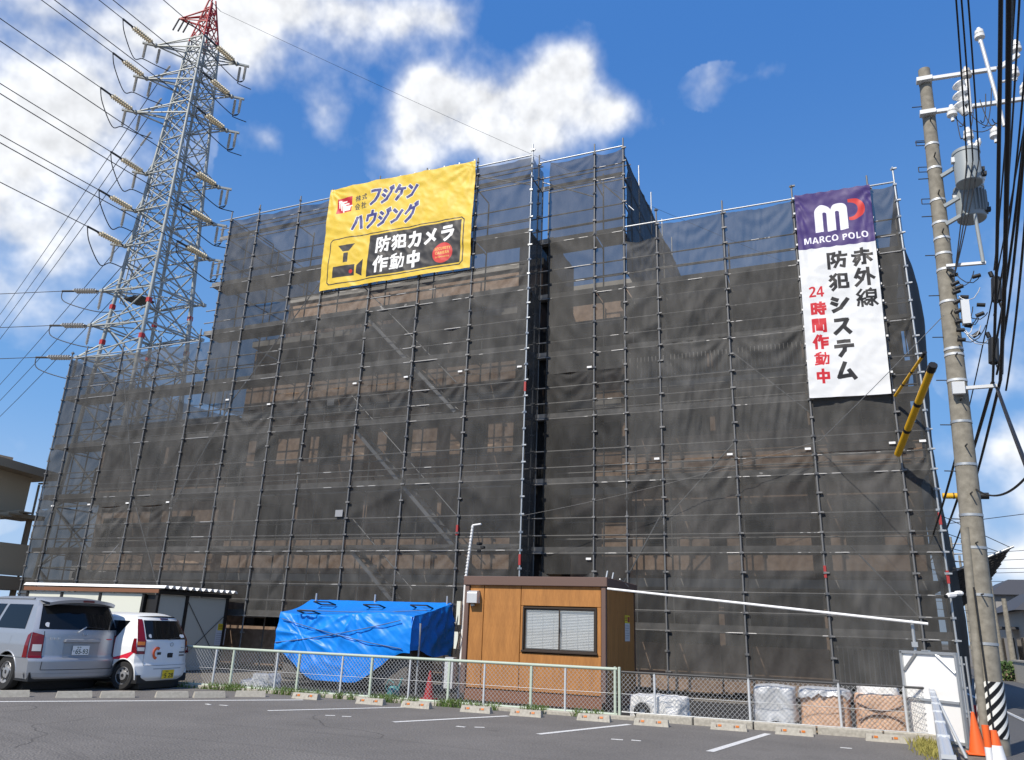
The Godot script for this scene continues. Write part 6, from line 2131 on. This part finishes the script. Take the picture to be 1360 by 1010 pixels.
func minivan() -> void:
	var c := {"L": 4.75, "y0": 0.24, "yt": 1.66, "cr": 0.20, "crown": 0.10, "rt": 0.325, "arch": 0.39, "axles": [1.43, -1.40],
		"hw": [[0.2, 0.86], [0.34, 0.90], [0.60, 0.925], [0.85, 0.925], [1.05, 0.90], [1.12, 0.88], [1.55, 0.76], [1.66, 0.70]],
		"zr": [[0.2, 2.30], [0.26, 2.39], [0.58, 2.40], [0.64, 2.33], [1.05, 2.30], [1.12, 2.28], [1.58, 2.02], [1.66, 1.94]],
		"zf": [[0.2, -2.3], [0.7, -2.38], [0.95, -2.2], [1.05, -1.6], [1.6, -0.75], [1.66, -0.6]]}
	var t := thing("minivan", "silver minivan parked tail-on with dark rear windows", "minivan", Vector3(-16.36, 0, 7.35), 82)
	var P: Material = M.silver_paint
	shell(t, c, P)
	for w in c.axles:
		for s in [-1, 1]:
			wheel(t, c, s, w, 7)
	part(t, "rear_window", rear_patch(c, v2([-0.80, 1.14, 0.80, 1.14, 0.68, 1.60, -0.68, 1.60]), 0.006), M.glass)
	for s in [-1, 1]:
		part(t, "quarter_window", side_patch(c, s, v2([0.72, 1.13, 1.78, 1.13, 1.66, 1.585, 0.80, 1.585]), 0.006), M.glass)
		part(t, "sliding_window", side_patch(c, s, v2([-0.35, 1.13, 0.62, 1.13, 0.70, 1.585, -0.20, 1.585]), 0.006), M.glass)
		part(t, "door_window", side_patch(c, s, v2([-1.30, 1.13, -0.42, 1.13, -0.28, 1.585, -0.85, 1.585]), 0.006), M.glass)
		for z in [0.67, -0.38]:
			part(t, "door_gap", side_patch(c, s, v2([z, 0.34, z + 0.012, 0.34, z + 0.012, 1.10, z, 1.10]), 0.003, 6), M.black)
		part(t, "body_crease", side_patch(c, s, v2([-2.0, 0.615, 2.12, 0.615, 2.12, 0.63, -2.0, 0.63]), 0.008, 8), M.silver_dark)
		part(t, "side_skirt", side_patch(c, s, v2([1.84, 0.25, 2.12, 0.25, 2.12, 0.36, 1.84, 0.36]), 0.02, 8), P)
		# tail lamp wraps from tail to side
		var side_lamp := part(t, "tail_lamp", side_patch(c, s, v2([1.98, 0.62, 2.14, 0.62, 2.09, 1.08, 2.0, 1.02]), 0.012), M.red_lamp)
		side_lamp.name = "tail_lamp"
		var x0 := 0.725
		part(t, "tail_lamp", rear_patch(c, v2([s * 0.925, 0.62, s * x0, 0.62, s * x0, 1.03, s * 0.90, 1.08]), 0.014), M.red_lamp)
		part(t, "reversing_lamp", rear_patch(c, v2([s * 0.88, 0.74, s * (x0 + 0.02), 0.74, s * (x0 + 0.02), 0.86, s * 0.88, 0.86]), 0.020), M.clear_lamp)
		rod(t, "roof_rail", Vector3(s * 0.66, 1.70, -0.5), Vector3(s * 0.66, 1.70, 1.5), 0.018, M.silver_dark)
	# tailgate details
	for q in [[-0.72, 0.40, 0.72, 0.40, 0.72, 0.412, -0.72, 0.412], [-0.725, 0.41, -0.713, 0.41, -0.713, 1.1, -0.725, 1.1], [0.713, 0.41, 0.725, 0.41, 0.725, 1.1, 0.713, 1.1]]:
		part(t, "tailgate_gap", rear_patch(c, v2(q), 0.004, 10), M.black)
	part(t, "plate_recess", rear_patch(c, v2([-0.36, 0.62, 0.36, 0.62, 0.36, 0.90, -0.36, 0.90]), 0.004, 8), M.silver_dark)
	var hb := B.new()
	hb.bev(Vector3.ZERO, Vector3(0.74, 0.07, 0.05), 0.015)
	part(t, "plate_garnish", hb.mesh(), P, Transform3D(Basis.IDENTITY, rear_at(c, 0, 0.93, 0.02)))
	number_plate(t, c, "van_plate", Vector2(-0.02, 0.755), Color(0.93, 0.93, 0.92), lin(0.02, 0.06, 0.035), "65-93", [], 0.01)
	part(t, "bumper_step", rear_patch(c, v2([-0.86, 0.335, 0.86, 0.335, 0.86, 0.345, -0.86, 0.345]), 0.008, 12), M.silver_dark)
	# spoiler
	var sb := B.new()
	var sp := []
	for b in 7:
		for a in 25:
			var u := a / 12.0 - 1.0
			var f := b / 6.0
			sp.append(Vector3(u * (0.70 - 0.02 * f), 1.70 + 0.055 * (1.0 - u * u) - 0.045 * f - 0.02 * pow(absf(u), 6.0), 1.72 + 0.52 * f * (1.0 - 0.25 * pow(absf(u), 4.0))))
	sb.grid(sp, 24, 6, true)
	for k in range(24):
		var p: Vector3 = sp[6 * 25 + k]
		var q: Vector3 = sp[6 * 25 + k + 1]
		sb.quad(p - Vector3(0, 0.06, 0.02), q - Vector3(0, 0.06, 0.02), q, p)
		sb.quad(p - Vector3(0, 0.06, 0.3), q - Vector3(0, 0.06, 0.3), q - Vector3(0, 0.06, 0.02), p - Vector3(0, 0.06, 0.02))
	part(t, "spoiler", sb.mesh(), P)
	bx(t, "high_brake_lamp", Vector3(0.02, 1.675, 2.235), Vector3(0.22, 0.03, 0.03), M.red_lamp)
	rod(t, "wiper", rear_at(c, -0.12, 1.09, 0.03), rear_at(c, 0.05, 1.19, 0.03), 0.012, M.galv_light)
	rod(t, "wiper_blade", rear_at(c, 0.05, 1.19, 0.03), rear_at(c, 0.45, 1.165, 0.03), 0.010, M.black)
	var sticker := B.new()
	sticker.lathe([[0.0, 0.0], [0.05, 0.0], [0.05, 0.003], [0.0, 0.003]], 20, Transform3D(Basis(Vector3.RIGHT, PI / 2 - 0.5), Vector3.ZERO))
	part(t, "round_sticker", sticker.mesh(), M.white, Transform3D(Basis.IDENTITY, rear_at(c, -0.66, 1.22, 0.012)))
	var em := B.new()
	em.tube([Vector3(-0.05, 0.02, 0), Vector3(-0.03, -0.025, 0), Vector3(0, 0.0, 0), Vector3(0.03, -0.025, 0), Vector3(0.05, 0.02, 0)], 0.006, 5)
	part(t, "emblem", em.mesh(), M.galv_light, Transform3D(Basis.IDENTITY, rear_at(c, 0.03, 1.05, 0.01)))
	for k in 3:
		bx(t, "badge_letter", rear_at(c, -0.60 + k * 0.065, 0.97, 0.012), Vector3(0.045, 0.035, 0.006), M.galv_light)
	bx(t, "red_badge", rear_at(c, 0.58, 0.96, 0.012), Vector3(0.12, 0.018, 0.006), M.red_print)
	part(t, "fuel_flap", side_patch(c, -1, v2([1.22, 0.84, 1.42, 0.84, 1.42, 1.0, 1.22, 1.0]), 0.002, 5), P)

func small_car() -> void:
	var c := {"L": 3.4, "y0": 0.18, "yt": 1.42, "cr": 0.17, "crown": 0.09, "rt": 0.275, "arch": 0.325, "axles": [1.22, -1.15],
		"hw": [[0.16, 0.68], [0.3, 0.725], [0.6, 0.745], [0.85, 0.735], [0.96, 0.715], [1.32, 0.60], [1.42, 0.55]],
		"zr": [[0.16, 1.62], [0.25, 1.70], [0.48, 1.69], [0.52, 1.66], [0.95, 1.63], [1.0, 1.61], [1.36, 1.42], [1.42, 1.36]],
		"zf": [[0.16, -1.66], [0.6, -1.7], [0.85, -1.5], [0.95, -1.1], [1.38, -0.45], [1.42, -0.4]]}
	var t := thing("small_car", "small white hatchback with an orange ring emblem on its tailgate", "car", Vector3(-15.0, 0, 6.25), 94)
	var P: Material = M.white_gloss
	shell(t, c, P)
	for w in c.axles:
		for s in [-1, 1]:
			wheel(t, c, s, w, 8)
	part(t, "rear_window", rear_patch(c, v2([-0.56, 0.985, 0.56, 0.985, 0.50, 1.36, -0.50, 1.36]), 0.007), M.glass)
	for s in [-1, 1]:
		part(t, "quarter_window", side_patch(c, s, v2([0.30, 0.965, 0.86, 0.965, 1.08, 1.34, 0.38, 1.34]), 0.006), M.glass)
		part(t, "door_window", side_patch(c, s, v2([-0.75, 0.965, 0.22, 0.965, 0.30, 1.34, -0.30, 1.34]), 0.006), M.glass)
		part(t, "door_gap", side_patch(c, s, v2([0.26, 0.3, 0.27, 0.3, 0.27, 0.95, 0.26, 0.95]), 0.003, 6), M.black)
		# tall lamps up the tail's corners
		part(t, "tail_lamp", rear_patch(c, v2([s * 0.735, 0.70, s * 0.585, 0.70, s * 0.575, 0.98, s * 0.72, 1.0]), 0.014), M.red_lamp)
		part(t, "tail_lamp", rear_patch(c, v2([s * 0.715, 1.0, s * 0.585, 0.98, s * 0.515, 1.38, s * 0.59, 1.38]), 0.014), M.red_lamp)
		part(t, "tail_lamp", side_patch(c, s, v2([1.38, 0.74, 1.53, 0.70, 1.43, 1.0, 1.36, 1.0]), 0.010), M.red_lamp)
		part(t, "turn_lamp", rear_patch(c, v2([s * 0.725, 0.87, s * 0.595, 0.87, s * 0.595, 0.94, s * 0.72, 0.94]), 0.019), M.amber)
		part(t, "reversing_lamp", rear_patch(c, v2([s * 0.725, 0.76, s * 0.60, 0.76, s * 0.60, 0.83, s * 0.725, 0.83]), 0.019), M.clear_lamp)
		part(t, "red_swoosh", side_patch(c, s, v2([0.55, 0.56, 1.0, 0.62, 1.52, 0.79, 1.30, 0.60]), 0.004), M.red_print)
	for q in [[-0.60, 0.475, 0.60, 0.475, 0.60, 0.484, -0.60, 0.484], [-0.60, 0.48, -0.592, 0.48, -0.575, 0.98, -0.583, 0.98], [0.592, 0.48, 0.60, 0.48, 0.583, 0.98, 0.575, 0.98]]:
		part(t, "tailgate_gap", rear_patch(c, v2(q), 0.004, 8), M.silver_dark)
	number_plate(t, c, "small_car_plate", Vector2(0.02, 0.30), lin(0.80, 0.58, 0.01), Color(0.02, 0.02, 0.02), "5 28", [], 0.006)
	part(t, "bumper_recess", rear_patch(c, v2([-0.38, 0.405, 0.42, 0.405, 0.42, 0.42, -0.38, 0.42]), 0.004, 8), M.silver_dark)
	# ring emblem: an open orange ring with a dark mark inside
	var ring := B.new()
	var rp := []
	for k in 25:
		var an := deg_to_rad(50.0 + 265.0 * k / 24.0)
		rp.append(Vector3(cos(an) * 0.085, sin(an) * 0.10, 0))
	ring.tube(rp, 0.030, 6)
	part(t, "ring_emblem", ring.mesh(), M.orange, Transform3D(Basis.from_scale(Vector3(1, 1, 0.15)), rear_at(c, -0.31, 0.715, 0.004)))
	bx(t, "emblem_mark", rear_at(c, -0.255, 0.71, 0.008), Vector3(0.10, 0.05, 0.006), M.brown_frame)
	bev(t, "tailgate_handle", rear_at(c, 0.06, 0.67, 0.004), Vector3(0.15, 0.09, 0.03), 0.02, M.black)
	var em := B.new()
	var ep := []
	for k in 17:
		ep.append(Vector3(cos(TAU * k / 16.0) * 0.045, sin(TAU * k / 16.0) * 0.035, 0))
	em.tube(ep, 0.006, 5)
	part(t, "badge", em.mesh(), M.galv, Transform3D(Basis.IDENTITY, rear_at(c, 0.08, 0.885, 0.01)))
	for r in 2:
		for k in 5:
			bx(t, "name_letter", rear_at(c, 0.36 + k * 0.042, 0.725 - r * 0.06, 0.006), Vector3(0.03, 0.036, 0.004), M.steel_dull)
	bx(t, "model_badge", rear_at(c, 0.44, 0.82, 0.008), Vector3(0.11, 0.022, 0.004), M.galv)
	bx(t, "high_brake_lamp", rear_at(c, 0.0, 1.395, 0.012), Vector3(0.22, 0.026, 0.02), M.red_lamp)
	rod(t, "wiper", rear_at(c, -0.02, 0.99, 0.02), rear_at(c, 0.36, 1.03, 0.02), 0.009, M.black)
	var st := B.new()
	st.lathe([[0.0, 0.0], [0.042, 0.0], [0.042, 0.003], [0.0, 0.003]], 18, Transform3D(Basis(Vector3.RIGHT, PI / 2 - 0.5), Vector3.ZERO))
	for x in [-0.47, 0.40, 0.47]:
		part(t, "round_sticker", st.mesh(), M.white, Transform3D(Basis.IDENTITY, rear_at(c, x, 1.05, 0.012)))
